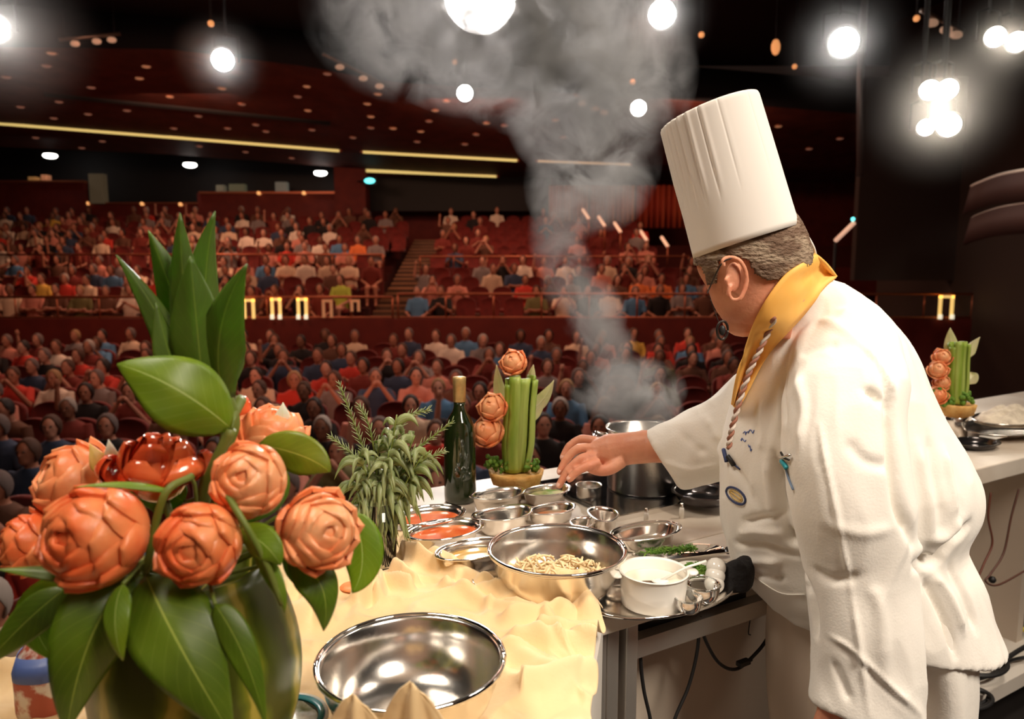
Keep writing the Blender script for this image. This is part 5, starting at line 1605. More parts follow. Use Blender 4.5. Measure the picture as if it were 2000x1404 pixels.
# herb glass
hb = HERB.copy(); hb.z = ZC + 0.008
e = empty('herb_glass', hb, 'clear glass tumbler of water packed with sage and rosemary on the cloth', 'glass')
MB().lathe([(0.0005, 0.0), (0.030, 0.0), (0.032, 0.004), (0.040, 0.135), (0.0385, 0.135), (0.0305, 0.008), (0.0005, 0.008)], hb, 36).build('tumbler', M_glass, e)
MB().lathe([(0.0005, 0.0085), (0.030, 0.0085), (0.0328, 0.05), (0.0005, 0.05)], hb, 30).build('water', mat('cloudy_water', (0.8, 0.72, 0.5), .1, trans=.6), e)
HY = hb.y
rn = random.Random(21)
def sprig_sage(i, bx, top, droop, nl, lab):
    a = hb + Vector((rn.uniform(-.014, .014), rn.uniform(-.014, .014), .015))
    T = at(top[0], top[1], HY + droop)
    mid = Vector((a.x * .6 + T.x * .4, (a.y + T.y) / 2, (a.z + T.z) / 2 + .01))
    pts = bez(a, mid * 2 - (a + T) / 2, T, 12)
    e = empty('sage_sprig', a, lab, 'herb', 'sage sprigs in the herb glass')
    MB().tube(pts, [.0022] * 8 + [.0016] * 5, 6).build('stem', M_stem, e)
    k = MB()
    for j in range(nl):
        t = 0.45 + 0.55 * (j + .5) / nl
        p = pts[min(12, int(t * 12))]
        ang_ = rn.uniform(0, 2 * PI)
        out = Vector((math.cos(ang_), math.sin(ang_) * .7, 0))
        L_ = rn.uniform(.045, .078)
        upf = (t - .72) * 1.2
        m1 = p + out * L_ * .5 + Vector((0, 0, L_ * (0.25 + upf)))
        e1 = p + out * L_ * .75 + Vector((0, 0, L_ * (-.55 + upf * 1.6)))
        leaf_mesh(p, m1, e1, rn.uniform(.007, .0115), lance, -.55, rn.uniform(-.8, .8), k, 8, 4)
    k.build('foliage', ML_sage, e, solid=.0008, fixn=False)
tops = [(775, 810), (740, 850), (700, 880), (810, 850), (825, 890), (690, 920), (760, 880), (720, 910), (795, 930), (840, 880), (750, 940), (700, 950)]
ph_ = ['tallest sage sprig, standing up at the top centre of the herb glass', 'sage sprig left of the tallest one', 'sage sprig drooping at the upper left of the herb glass', 'sage sprig right of the tallest one', 'sage sprig hanging to the right of the herb glass', 'sage sprig lowest at the left over the glass rim',
       'sage sprig in front of the tallest one', 'sage sprig at the front centre left', 'sage sprig low at the right over the glass rim', 'sage sprig reaching farthest right towards the bottle', 'sage sprig low at the front centre', 'sage sprig low at the front left']
for i, tp in enumerate(tops):
    sprig_sage(i, 0, tp, rn.uniform(-.02, .03), 16, ph_[i])
k = MB()
for j in range(64):
    a_ = 2 * PI * j / 64 + rn.uniform(-.1, .1)
    rr = rn.uniform(.016, .033)
    t0 = hb + Vector((rr * math.cos(a_), rr * math.sin(a_), rn.uniform(.11, .19)))
    leaf_mesh(t0, t0 + Vector((0.004 * math.cos(a_), .004 * math.sin(a_), -.03)), t0 + Vector((-.1 * rr * math.cos(a_), 0, -rn.uniform(.06, .10))), rn.uniform(.007, .012), lance, -.3, rn.uniform(-.9, .9), k, 7, 4)
e_ = empty('sage_sprig', hb + Vector((0, 0, .05)), 'mass of wilted sage leaves pressed inside the glass', 'herb')
tag(k.build('foliage', ML_sage, e_, solid=.0006, fixn=False), kind='stuff')
M_rose = mat('rosemary_needle', (0.22, 0.27, 0.10), 0.6, c2=(0.34, 0.38, 0.2), ns=60)
def rosemary(base, via, top, Y, lab, dens=46):
    pts = spline([at(*base, Y), at(*via, Y + .005), at(*top, Y + .01)], 10)
    pts = [hb + Vector((rn.uniform(-.01, .01), 0, .05))] + pts
    e = empty('rosemary_sprig', pts[0], lab, 'herb', 'rosemary sprigs in the herb glass')
    MB().tube(pts, [.0018] * (len(pts) - 1) + [.0008], 6).build('stem', M_stem, e)
    k = MB()
    for j in range(dens):
        t = .25 + .75 * j / dens
        f = t * (len(pts) - 1); q = min(int(f), len(pts) - 2)
        p = pts[q].lerp(pts[q + 1], f - q)
        tg = (pts[q + 1] - pts[q]).normalized()
        a_ = j * 2.4
        s_ = tg.orthogonal().normalized()
        o_ = Matrix.Rotation(a_, 3, tg) @ s_
        L_ = rn.uniform(.014, .022) * (1.15 - .5 * t)
        d = (tg * .8 + o_ * .75).normalized()
        k.tube([p, p + d * L_ * .5 + tg * .001, p + d * L_ + tg * .002], [.0011, .0011, .0003], 4)
    k.build('needles', M_rose, e, fixn=False)
rosemary((725, 920), (700, 850), (662, 748), HY, 'rosemary sprig reaching highest at the upper left of the herb glass', 60)
rosemary((720, 930), (690, 890), (645, 852), HY - .01, 'short rosemary sprig pointing left over the herb glass')
rosemary((770, 910), (810, 880), (885, 822), HY + .01, 'rosemary sprig pointing right to the wine bottle')
rosemary((760, 900), (790, 820), (838, 800), HY + .02, 'pale rosemary sprig arching over the top right of the herb glass')
rosemary((780, 930), (830, 900), (868, 880), HY + .0, 'small rosemary sprig lowest at the right side of the herb glass', 34)
rosemary((735, 900), (720, 830), (700, 790), HY + .015, 'faint rosemary sprig behind, left of the tallest sage', 34)

# celery centrepieces
M_cel = mat('celery_stalk', (0.22, 0.34, 0.03), 0.4, c2=(0.42, 0.52, 0.12), ns=3, stretch=(9, 9, 1.0), sss=.1, lo=.4, hi=.62)
M_crust = mat('baked_crust', (0.62, 0.30, 0.07), 0.8, c2=(0.75, 0.45, 0.15), ns=40, bump=.6, bs=50)
M_endive = leafmat('endive', (0.74, 0.66, 0.42), (0.82, 0.80, 0.62), (0.62, 0.58, 0.30))
def celery_piece(cx, ybase, ytop, wpx, Y, lean, roses, leaves, lab, crust_w, zst):
    b = at(cx, ybase, Y)
    S = Y / F
    e = empty('celery_bunch', b, lab, 'vegetable centrepiece')
    top = at(cx + lean, ytop, Y)
    for j in range(9):
        a_ = 2 * PI * j / 9
        inn = 1.0 if j < 7 else 0.45
        off = Vector((math.cos(a_) * inn, math.sin(a_) * inn * .8, 0)) * (wpx * .5 * S * .68)
        hf = 1.0 + 0.05 * math.sin(j * 2.3) + (0.04 if j >= 7 else 0)
        P_ = [b + off * .75, b.lerp(top, .3) + off * 1.1, b.lerp(top, .7) + off * 1.05, b.lerp(top, hf) + off * 1.15]
        sp_ = spline(P_, 5)
        k = MB()
        rr = wpx * S * .21
        rows = []
        for q, p in enumerate(sp_):
            ro = rr * (1.05 - .12 * q / len(sp_))
            o_ = off.normalized(); s_ = Vector((-o_.y, o_.x, 0))
            ring = []
            for w in range(16):
                an_ = 2 * PI * w / 16
                rib = 1 + .07 * math.cos(an_ * 8)
                d_ = math.cos(an_)
                ring.append(p + s_ * math.sin(an_) * ro * rib + o_ * (d_ if d_ > 0 else d_ * .25) * ro * .75 * rib)
            rows.append(ring)
        k.grid(rows, True, True)
        k.build('celery_stalk', M_cel, e)
    for (px, py, dx, dy) in ((cx - wpx * .8, ybase - 18, 0, 0), (cx - wpx * .45, ybase - 8, 0, 0), (cx + wpx * .5, ybase - 12, 0, 0)):
        k = MB()
        rr_ = random.Random(int(px))
        for q in range(26):
            k.ball(at(px + rr_.uniform(-13, 13), py + rr_.uniform(-10, 12), Y - .015 + rr_.uniform(-.02, .02)), rr_.uniform(2.5, 6) * S, 6)
        k.build('parsley_tuft', mat('parsley', (0.06, 0.16, 0.01), .7, c2=(.16, .3, .03), ns=60), e, fixn=False)
    for i, (px, py, rp, dY) in enumerate(roses):
        rose(px, py, Y + dY, rp, MRp, None, (-.3, -.8, .5), 30 + i, petals=(4, 5, 6), open_=.4, name='carved_rose', parent=e, lowpoly=True)
    for i, (pb, pm, pt, w) in enumerate(leaves):
        leaf('endive_leaf', pb, pm, pt, Y + .03, Y + .035, Y + .03, w, M_endive, parent=e, shape=blade, fold=-.4, roll=.2 * (-1) ** i)
    # tart crust under it
    cb_ = at(cx, ybase + 2, Y)
    r_ = crust_w / 2 * S
    c0 = empty('tart_base', (cb_.x, cb_.y, ZC + zst), 'round golden pastry crust carrying the ' + ('taller celery centrepiece by the bottle' if cx < 1500 else 'celery centrepiece on the right counter'), 'pastry')
    hh = cb_.z - (ZC + zst)
    q0 = Vector((cb_.x, cb_.y, ZC + zst))
    MB().lathe([(0.001, 0.0), (r_ * .9, 0.0), (r_ * 1.0, hh * .75), (r_ * 1.03, hh * 1.12), (r_ * .95, hh * 1.15), (r_ * .9, hh), (0.001, hh * .98)], q0, 40, wave=lambda a, z: .035 * math.sin(a * 9) + .02 * math.sin(a * 23)).build('crust', M_crust, c0)
    if zst > 0.002:
        s0 = empty('cake_stand', (cb_.x, cb_.y, ZC), 'low steel stand under the ' + ('tart base beside the bottle' if cx < 1500 else 'tart base on the right counter'), 'stand')
        MB().lathe([(0.001, 0), (r_ * .7, 0), (r_ * .66, zst * .7), (r_ * .75, zst), (0.001, zst)], Vector((cb_.x, cb_.y, ZC)), 32).build('stand_body', M_steel, s0)
celery_piece(1008, 919, 742, 62, 1.93, 10, [(1003, 708, 25, 0), (962, 796, 28, -.02), (951, 843, 32, -.02)],
             [((995, 830), (978, 770), (970, 712), 30), ((1030, 800), (1035, 750), (1042, 712), 26), ((1035, 800), (1060, 780), (1082, 742), 30), ((1030, 830), (1048, 800), (1070, 775), 24)],
             'bunch of green celery decorated with carved roses and endive beside the wine bottle', 108, 0.034)
celery_piece(1868, 788, 672, 40, 2.62, 6, [(1840, 698, 17, 0), (1832, 723, 18, -.02), (1840, 748, 16, 0), (1832, 772, 18, -.02)],
             [((1862, 700), (1858, 670), (1856, 640), 26), ((1885, 700), (1896, 680), (1914, 658), 22), ((1888, 745), (1900, 735), (1905, 728), 30)],
             'small bunch of celery with carved roses and endive on the right counter', 66, 0.082)

# ================================================= THE CHEF
M_jacket = mat('white_jacket', (0.88, 0.84, 0.77), 0.8, sheen=0.15, bump=0.08, bs=240)
M_hat = mat('white_paper_hat', (0.86, 0.81, 0.75), 0.75)
M_skin = mat('chef_skin', (0.72, 0.33, 0.20), 0.48, c2=(0.62, 0.24, 0.14), ns=18, sss=0.2, bump=0.12, bs=140)
M_hair = mat('chef_hair', (0.15, 0.085, 0.05), 0.7, c2=(0.34, 0.25, 0.17), ns=26, bump=.8, bs=90, stretch=(1, 1, 2.2), lo=.42, hi=.6)
M_coll = mat('orange_collar', (0.90, 0.46, 0.09), 0.7, c2=(0.92, 0.54, 0.15), ns=10)
M_pants = mat('beige_trousers', (0.72, 0.60, 0.48), 0.85, c2=(0.64, 0.53, 0.42), ns=4, stretch=(3, 3, .6))
CY = 1.42
def ringLR(L, Rr, Y, ry, n=44, tilt=0.0, pw=1.0):
    a, b = at(*L, Y), at(*Rr, Y)
    c, hx = (a + b) / 2, (b - a) / 2
    hy = Vector((0, ry, -ry * tilt))
    out = []
    for i in range(n):
        t = 2 * PI * i / n
        cs, sn = math.cos(t), math.sin(t)
        out.append(c + hx * (abs(cs) ** pw * (1 if cs >= 0 else -1)) + hy * (abs(sn) ** pw * (1 if sn >= 0 else -1)))
    return out
def loft(k, rings, sub=4, n=44, pw=1.0, caps=True):
    """rings: (L, R, Y, ry[, tilt])"""
    P_ = []
    for r in rings:
        P_.append(ringLR(r[0], r[1], r[2], r[3], n, r[4] if len(r) > 4 else 0.0, pw))
    cols = [spline([ring[j] for ring in P_], sub) for j in range(n)]
    rows = [[cols[j][i] for j in range(n)] for i in range(len(cols[0]))]
    k.grid(rows, True, caps)
    return rows
feet = at(1680, 1404, CY)
chef = empty('person', (feet.x, CY, 0.0), 'person in a white cook jacket and tall white hat leaning over the counter, arm outstretched', 'person')

# --- body: head, neck, slim trunk, legs, arms, hands, all one surface
HY_ = 1.33
body = MB()
head_r = [((1395, 440), (1530, 400), HY_, .055), ((1368, 478), (1554, 432), HY_, .074), ((1361, 505), (1570, 468), HY_, .080), ((1366, 532), (1576, 502), HY_, .080), ((1384, 565), (1568, 550), HY_, .073),
          ((1396, 598), (1570, 600), HY_, .066), ((1414, 626), (1548, 632), HY_, .054), ((1438, 648), (1540, 662), HY_ + .02, .046)]
loft(body, head_r)
body.ball(at(1452, 628, HY_ + .005), (.036, .05, .028), 14)                                   # jaw and chin
fd = Vector((-0.24, 0.97, 0))
hc = at(1470, 560, HY_)
body.tube([hc + fd * .085 + Vector((0, 0, .035)), hc + fd * .118 + Vector((0, 0, -.005)), hc + fd * .09 + Vector((0, 0, -.02))], [.008, .013, .011], 10)
body.ball(hc + fd * .088 + Vector((0, 0, -.045)), (.02, .014, .007), 10)
loft(body, [((1440, 590), (1580, 530), HY_ + .03, .046), ((1470, 650), (1590, 610), HY_ + .06, .046), ((1500, 730), (1640, 700), CY + .01, .06), ((1510, 850), (1770, 800), CY, .10), ((1500, 1000), (1800, 1000), CY, .10), ((1545, 1150), (1800, 1150), CY, .09), ((1560, 1280), (1810, 1290), CY, .09)])
for cx in (1600, 1765):
    dy = -.03 if cx > 1700 else .04
    a = at(cx, 1270, CY + dy)
    body.tube([a, Vector((a.x, a.y, .48)), Vector((a.x + .01, a.y, .28)), Vector((a.x, a.y + .01, .09))], [.085, .062, .058, .042], 16)
# ear
ec = at(1431, 543, HY_ - .079)
s_ = 1.25 / F
ep = [(-18, -22), (-22, -34), (-8, -40), (8, -34), (20, -16), (24, 6), (20, 24), (12, 40), (0, 42), (-8, 30), (-6, 14)]
body.tube(spline([ec + Vector((x * s_, -0.006 - (0.004 if x > 0 else -.002), -y * s_)) for x, y in ep], 4), .0042, 8)
body.ball(ec + Vector((2 * s_, .002, 2 * s_)), (17 * s_, .006, 31 * s_), 14)
body.ball(ec + Vector((-14 * s_, -.004, -4 * s_)), (.004, .005, .007), 8)
# far arm, forearm and sprinkling hand
def P(x, y, Y): return at(x, y, Y)
A_ = [P(1560, 780, 1.46), P(1430, 835, 1.55), P(1330, 868, 1.58), P(1262, 872, 1.59)]
body.tube(A_, [.05, .046, .040, .036], 18)
body.tube([P(1262, 872, 1.59), P(1225, 876, 1.60), P(1190, 882, 1.605), P(1160, 886, 1.61)], [.037, .036, .040, .030], 18, flat=.92, ref=(0, 1, 0))
body.ball(P(1195, 885, 1.605), (.040, .030, .034), 16)
fingers = [[(1165, 862, 1.62), (1135, 858, 1.635), (1112, 872, 1.635), (1099, 894, 1.63)],
           [(1163, 876, 1.60), (1130, 876, 1.605), (1107, 896, 1.605), (1093, 922, 1.60)],
           [(1163, 890, 1.585), (1135, 896, 1.58), (1110, 918, 1.58), (1092, 948, 1.58)],
           [(1170, 902, 1.57), (1148, 910, 1.56), (1128, 920, 1.56), (1112, 936, 1.56)]]
for i, f_ in enumerate(fingers):
    q = spline([P(*p) for p in f_], 5)
    body.tube(q, [(.0115 - .0035 * j / len(q)) * (1.08 if j in (5, 10) else 1) for j in range(len(q))], 12)
    body.ball(q[-1], .0078, 8)
q = spline([P(1215, 900, 1.575), P(1190, 916, 1.565), P(1165, 918, 1.57), P(1140, 906, 1.575)], 5)
body.tube(q, [.015 - .005 * j / len(q) for j in range(len(q))], 12)
body.ball(q[-1], .009, 8)
# near arm and hand hanging by the side
body.tube([P(1660, 720, 1.30), P(1680, 960, 1.20), P(1668, 1200, 1.17), P(1655, 1330, 1.165), P(1640, 1380, 1.15)], [.050, .044, .038, .032, .032], 18)
W_ = P(1638, 1392, 1.15)
body.tube([W_ + Vector((0, 0, .02)), W_, W_ + Vector((-.004, .002, -.045)), W_ + Vector((-.008, .006, -.085))], [.036, .036, .042, .032], 16, flat=.62, ref=(0, 1, 0))
for j in range(4):
    b0 = W_ + Vector((-.032 + .021 * j, .006, -.075))
    L_ = (.062, .072, .068, .052)[j]
    body.tube([b0, b0 + Vector((-.003, .006, -L_ * .5)), b0 + Vector((-.001, .020, -L_))], [.0105, .009, .0075], 10)
body.tube([W_ + Vector((-.03, -.004, -.03)), W_ + Vector((-.050, -.004, -.058)), W_ + Vector((-.052, 0, -.088))], [.014, .011, .009], 10)
bo = body.build('body', M_skin, chef, remesh=0.0028, soft=4)
bake(bo)
for p in bo.data.polygons: p.use_smooth = True
# eyes, nails
for s2 in (-1, 1):
    e_ = hc + fd * .082 + Vector((fd.y * s2, -fd.x * s2, 0)) * .03 + Vector((0, 0, .03))
    MB().ball(e_, .011, 12).build('eye', M_china, chef)
M_nail = mat('fingernail', (0.80, 0.48, 0.38), 0.3)
for f_ in fingers:
    a, b = P(*f_[-2]), P(*f_[-1])
    d = (b - a).normalized()
    up = Vector((0, -.5, .85)); up = (up - d * up.dot(d)).normalized()
    k = MB().ball(b - d * .002 + up * .0065, (.0048, .0065, .0016), 10, Matrix((d.cross(up), d, up)).transposed())
    k.build('fingernail', M_nail, chef)

# --- jacket
jk = MB()
tor = [((1568, 560), (1612, 548), 1.40, .05), ((1532, 585), (1668, 572), 1.41, .085, .0), ((1497, 640), (1730, 632), CY, .125), ((1470, 700), (1768, 690), CY, .150), ((1446, 760), (1800, 760), CY, .165), ((1426, 820), (1832, 820), CY, .175),
       ((1414, 880), (1868, 880), CY, .18), ((1412, 940), (1893, 940), CY, .185), ((1415, 1000), (1892, 990), CY, .18), ((1424, 1055), (1866, 1050), CY, .168), ((1434, 1100), (1895, 1110), CY, .175), ((1462, 1140), (1915, 1180), CY, .18), ((1500, 1175), (1940, 1248), CY, .18)]
loft(jk, tor, n=56)
# far sleeve, wide cuff
def section(T, B, Y, ry):
    return (T, B, Y, ry)
def sleeve(k, secs, n=36, sub=5):
    P_ = []
    for T, B, Y, ry in secs:
        a, b = at(*T, Y), at(*B, Y)
        c, h = (a + b) / 2, (a - b) / 2
        P_.append([c + h * math.cos(2 * PI * i / n) + Vector((0, ry * math.sin(2 * PI * i / n), 0)) for i in range(n)])
    cols = [spline([r[j] for r in P_], sub) for j in range(n)]
    k.grid([[cols[j][i] for j in range(n)] for i in range(len(cols[0]))], True, True)
sleeve(jk, [((1540, 660), (1570, 930), 1.46, .10), ((1490, 690), (1500, 940), 1.52, .09), ((1440, 735), (1450, 930), 1.55, .085), ((1385, 785), (1415, 934), 1.57, .075), ((1320, 816), (1372, 944), 1.58, .065), ((1259, 845), (1331, 952), 1.585, .056)])
# near sleeve
ns = [((1600, 600), (1700, 610), 1.36, .07), ((1568, 650), (1742, 660), 1.32, .085), ((1546, 720), (1758, 730), 1.27, .09), ((1532, 810), (1762, 820), 1.23, .088), ((1534, 900), (1770, 900), 1.205, .085), ((1550, 1000), (1778, 1000), 1.19, .080),
      ((1572, 1100), (1788, 1100), 1.195, .080), ((1586, 1200), (1794, 1200), 1.18, .076), ((1592, 1290), (1798, 1300), 1.17, .070), ((1588, 1366), (1800, 1398), 1.16, .066)]
loft(jk, ns, n=44)
jo = jk.build('jacket', M_jacket, chef, remesh=0.0042, soft=8)
bake(jo)
from mathutils.bvhtree import BVHTree
po = ORI[chef.name]
def bvh_of(o):
    me = o.data
    return BVHTree.FromPolygons([v.co + po for v in me.vertices], [p.vertices for p in me.polygons])
bvh = bvh_of(jo)
def onj(px, py, off=0.0, tree=None):
    d = ray(px, py).normalized()
    h, nrm, _, _ = (tree or bvh).ray_cast(CAMP, d)
    if h is None:
        return at(px, py, 1.3), Vector((0, -1, 0))
    return h + nrm * off, nrm
CRE = [([(1537, 735), (1533, 780), (1534, 826)], .007, -.010), ([(1528, 742), (1523, 800), (1526, 850)], .008, .004), ([(1516, 886), (1530, 960), (1549, 1051), (1580, 1144), (1594, 1237)], .010, -.019),
       ([(1601, 830), (1616, 910), (1632, 989), (1652, 1092), (1678, 1252), (1697, 1396)], .005, .0045), ([(1622, 1242), (1650, 1256), (1678, 1278), (1740, 1340), (1794, 1392)], .005, .003), ([(1616, 1250), (1645, 1266), (1672, 1288), (1732, 1348), (1780, 1394)], .006, -.0016),
       ([(1738, 790), (1745, 886), (1756, 989), (1781, 1060)], .012, -.016), ([(1683, 685), (1705, 705), (1722, 740), (1735, 783), (1738, 810)], .008, -.008), ([(1690, 762), (1708, 772), (1722, 790)], .008, -.012), ([(1698, 690), (1720, 722), (1740, 770)], .008, .006),
       ([(1787, 1104), (1812, 1096), (1836, 1078), (1859, 1050), (1888, 1024)], .012, -.022), ([(1792, 1075), (1830, 1050), (1870, 1010)], .014, .008), ([(1800, 1128), (1825, 1170), (1848, 1221), (1866, 1280)], .010, -.012), ([(1822, 1120), (1850, 1165), (1880, 1235)], .010, .008),
       ([(1850, 1100), (1880, 1160), (1905, 1230)], .010, -.007), ([(1843, 880), (1852, 940), (1859, 1010)], .010, .006), ([(1815, 850), (1825, 930), (1835, 1020)], .012, -.006), ([(1790, 870), (1805, 960), (1815, 1060)], .012, .007),
       ([(1455, 1018), (1490, 1010), (1535, 1000)], .008, -.008), ([(1440, 1060), (1490, 1062), (1560, 1085)], .008, -.010), ([(1450, 1092), (1510, 1096), (1572, 1118)], .010, .008), ([(1446, 1040), (1480, 1036), (1530, 1040)], .008, .006), ([(1470, 1118), (1520, 1128), (1582, 1150)], .007, -.009),
       ([(1430, 900), (1450, 930), (1480, 990)], .012, -.005), ([(1500, 900), (1506, 960), (1512, 1010)], .010, .006), ([(1488, 780), (1492, 840), (1486, 880)], .010, .004), ([(1560, 730), (1570, 800), (1560, 870)], .010, .005),
       ([(1650, 860), (1690, 900), (1740, 910)], .012, -.004), ([(1620, 1020), (1680, 1040), (1740, 1030)], .012, .003), ([(1590, 1110), (1630, 1130), (1680, 1120)], .010, -.005), ([(1700, 1140), (1720, 1200), (1730, 1300)], .012, .004), ([(1630, 1290), (1645, 1330), (1660, 1370)], .008, -.004),
       ([(1335, 850), (1370, 880), (1410, 890)], .010, -.004), ([(1300, 900), (1350, 915), (1405, 905)], .006, .003), ([(1380, 820), (1400, 850), (1412, 900)], .010, .005), ([(1600, 625), (1640, 640), (1690, 680)], .012, .003), ([(1560, 700), (1600, 680), (1640, 672)], .012, -.003)]
me = jo.data
n_ = len(me.vertices)
co = np.empty(n_ * 3); me.vertices.foreach_get('co', co); co = co.reshape(-1, 3) + np.array(po)
no = np.empty(n_ * 3); me.vertices.foreach_get('normal', no); no = no.reshape(-1, 3)
disp = np.zeros(n_)
for pl_, w, amp in CRE:
    pts = [onj(*p)[0] for p in pl_]
    pts = spline(pts, 4)
    dm = np.full(n_, 9.0); tt = np.zeros(n_)
    for i, (a, b) in enumerate(zip(pts, pts[1:])):
        a_, b_ = np.array(a), np.array(b)
        ab = b_ - a_
        t = np.clip(((co - a_) @ ab) / max(ab @ ab, 1e-9), 0, 1)
        d = np.linalg.norm(co - (a_ + t[:, None] * ab), axis=1)
        m_ = d < dm
        dm = np.where(m_, d, dm); tt = np.where(m_, (i + t) / (len(pts) - 1), tt)
    taper = np.clip(np.minimum(tt, 1 - tt) * 5 + .25, 0, 1)
    disp += 1.35 * amp * np.exp(-(dm / (w * .85)) ** 2) * taper
for i in range(n_):
    x, y, z = co[i]
    n1 = noise.noise(Vector((x * 9, y * 9, z * 4.5)))
    n2 = noise.noise(Vector((x * 20 + n1, y * 20, z * 9)))
    n3 = noise.noise(Vector((x * 6.5 + .5 * n1, y * 6.5, z * 3.2 + 3)))
    disp[i] += 0.0075 * (0.4 - abs(n1)) + 0.0028 * (0.5 - abs(n2) * 1.6) + .0035 * max(0, 1 - abs(n3) * 5)
co2 = co - np.array(po) + no * disp[:, None]
me.vertices.foreach_set('co', co2.ravel())
me.update()
for p in me.polygons: p.use_smooth = True
bvh = bvh_of(jo)

# trousers / long skirted apron
tk = MB()
loft(tk, [((1510, 1080), (1840, 1090), CY, .13), ((1500, 1180), (1858, 1180), CY, .135), ((1500, 1290), (1868, 1290), CY, .135), ((1503, 1404), (1866, 1404), CY, .135), ((1510, 1520), (1860, 1520), CY, .13)])
for cx in (1600, 1765):
    dy = -.03 if cx > 1700 else .04
    a = at(cx, 1480, CY + dy)
    tk.tube([a, Vector((a.x, a.y, .35)), Vector((a.x, a.y, .06))], [.085, .078, .074], 20)
to = tk.build('trousers', M_pants, chef, remesh=0.007, soft=6)
bake(to)
for v in to.data.vertices:
    p = v.co + po
    v.co += v.normal * (0.006 * math.sin(p.x * 55 + 3 * noise.noise(p * 4)) * (0.6 + .4 * noise.noise(p * 3)) + .004 * noise.noise(Vector((p.x * 14, p.y * 14, p.z * 8))))
for p in to.data.polygons: p.use_smooth = True
ak = MB()
loft(ak, [((1712, 1130), (1866, 1140), 1.39, .125), ((1715, 1220), (1872, 1225), 1.385, .13), ((1720, 1310), (1876, 1315), 1.385, .13), ((1722, 1404), (1872, 1404), 1.385, .13), ((1724, 1470), (1868, 1475), 1.385, .128)])
ao = ak.build('apron', M_jacket, chef, remesh=.006, soft=5)
bake(ao)
for v in ao.data.vertices:
    p = v.co + po
    v.co += v.normal * (.006 * math.sin(p.x * 70 + p.z * 4 + 2 * noise.noise(p * 5)))
for p in ao.data.polygons: p.use_smooth = True
for cx, dy in ((1600, .04), (1765, -.03)):
    a = at(cx, 1480, CY + dy)
    c = Vector((a.x - .03, a.y + .04, .035))
    MB().ball(c + Vector((0, 0, .012)), (.055, .14, .045), 18, Matrix.Rotation(R(35), 3, 'Z')).build('shoe', M_rubber, chef)

# hair: the shell of the head above the hairline
def hl(x):
    L_ = [(1340, 512), (1372, 520), (1384, 556), (1398, 552), (1404, 508), (1440, 500), (1462, 508), (1476, 536), (1500, 548), (1545, 540), (1600, 505)]
    for a, b in zip(L_, L_[1:]):
        if x <= b[0]:
            return a[1] + (b[1] - a[1]) * max(0, (x - a[0])) / (b[0] - a[0])
    return 505
k = MB()
hr_ = [((r[0][0] - 2, r[0][1]), (r[1][0] + 4, r[1][1]), r[2], r[3] + .0035) for r in head_r]
rows = []
P_ = [ringLR(*r[:3], r[3], 160) for r in hr_]
cols = [spline([ring[j] for ring in P_], 14) for j in range(160)]
rr_ = random.Random(8)
rows = [[cols[j][i] + Vector((rr_.uniform(-1, 1), rr_.uniform(-1, 1), rr_.uniform(-1, 1))) * .0009 for j in range(160)] for i in range(len(cols[0]))]
for i in range(len(rows) - 1):
    for j in range(160):
        a, b, c, d = rows[i][j], rows[i][(j + 1) % 160], rows[i + 1][(j + 1) % 160], rows[i + 1][j]
        m_ = (a + c) / 2
        px, py = pix(m_)
        if m_.y > HY_ + .03 and px < 1450: lim = 505
        else: lim = hl(px)
        if py < lim:
            k.add([a, b, c, d], [(0, 1, 2, 3)])
ho = k.build('hair', M_hair, chef, fixn=False)
import bmesh
bm = bmesh.new(); bm.from_mesh(ho.data); bmesh.ops.remove_doubles(bm, verts=bm.verts, dist=1e-5); bmesh.ops.recalc_face_normals(bm, faces=bm.faces); bm.to_mesh(ho.data); bm.free()
m_ = ho.modifiers.new('solid', 'SOLIDIFY'); m_.thickness = .004; m_.offset = 0
for p in ho.data.polygons: p.use_smooth = True

# hat
NH = 720
def hatrow(t, grow=0.0):
    L = (1357 + (1293 - 1357) * t, 504 + (250 - 504) * t)
    Rr = (1554 + (1476 - 1554) * t, 441 + (188 - 441) * t)
    ring = ringLR(L, Rr, HY_, .091, NH, .09)
    c = sum(ring, Vector()) / NH
    out = []
    for i, p in enumerate(ring):
        ang_ = 360 * i / NH            # 0 = right, 180 = left, 270 = towards the camera
        g = 0.0
        for gc, dep in ((184, .7), (192, 1), (201, 1), (211, 1), (223, 1), (240, .55), (262, .2), (172, 1), (160, 1), (148, 1), (132, 1), (114, 1), (96, 1), (78, 1), (60, 1), (42, 1), (24, .6), (300, .12), (335, .12)):
            g += dep * math.exp(-((ang_ - gc) / 1.1) ** 2)
            g -= .5 * dep * math.exp(-((ang_ - gc - 4) / 2.5) ** 2)
        f = max(0, min(1, (t - .32) / .25))
        out.append(c + (p - c) * (1 - .040 * g * f + grow))
    return out
rows = [hatrow(0.02, -.03), hatrow(0.0, -.012), hatrow(0.0)] + [hatrow(t) for t in [i / 24 for i in range(1, 24)]] + [hatrow(.985, -.002), hatrow(.997, -.012), hatrow(1.0, -.035), hatrow(1.003, -.3), hatrow(1.004, -.95)]
MB().grid(rows, True).build('chef_hat', M_hat, chef)
k = MB()
q = [at(1553, 442, HY_ - .01), at(1573, 456, HY_), at(1588, 480, HY_), at(1594, 500, HY_ + .01)]
k.tube(spline(q, 6), .0022, 6)
k.build('hat_string', M_hat, chef)

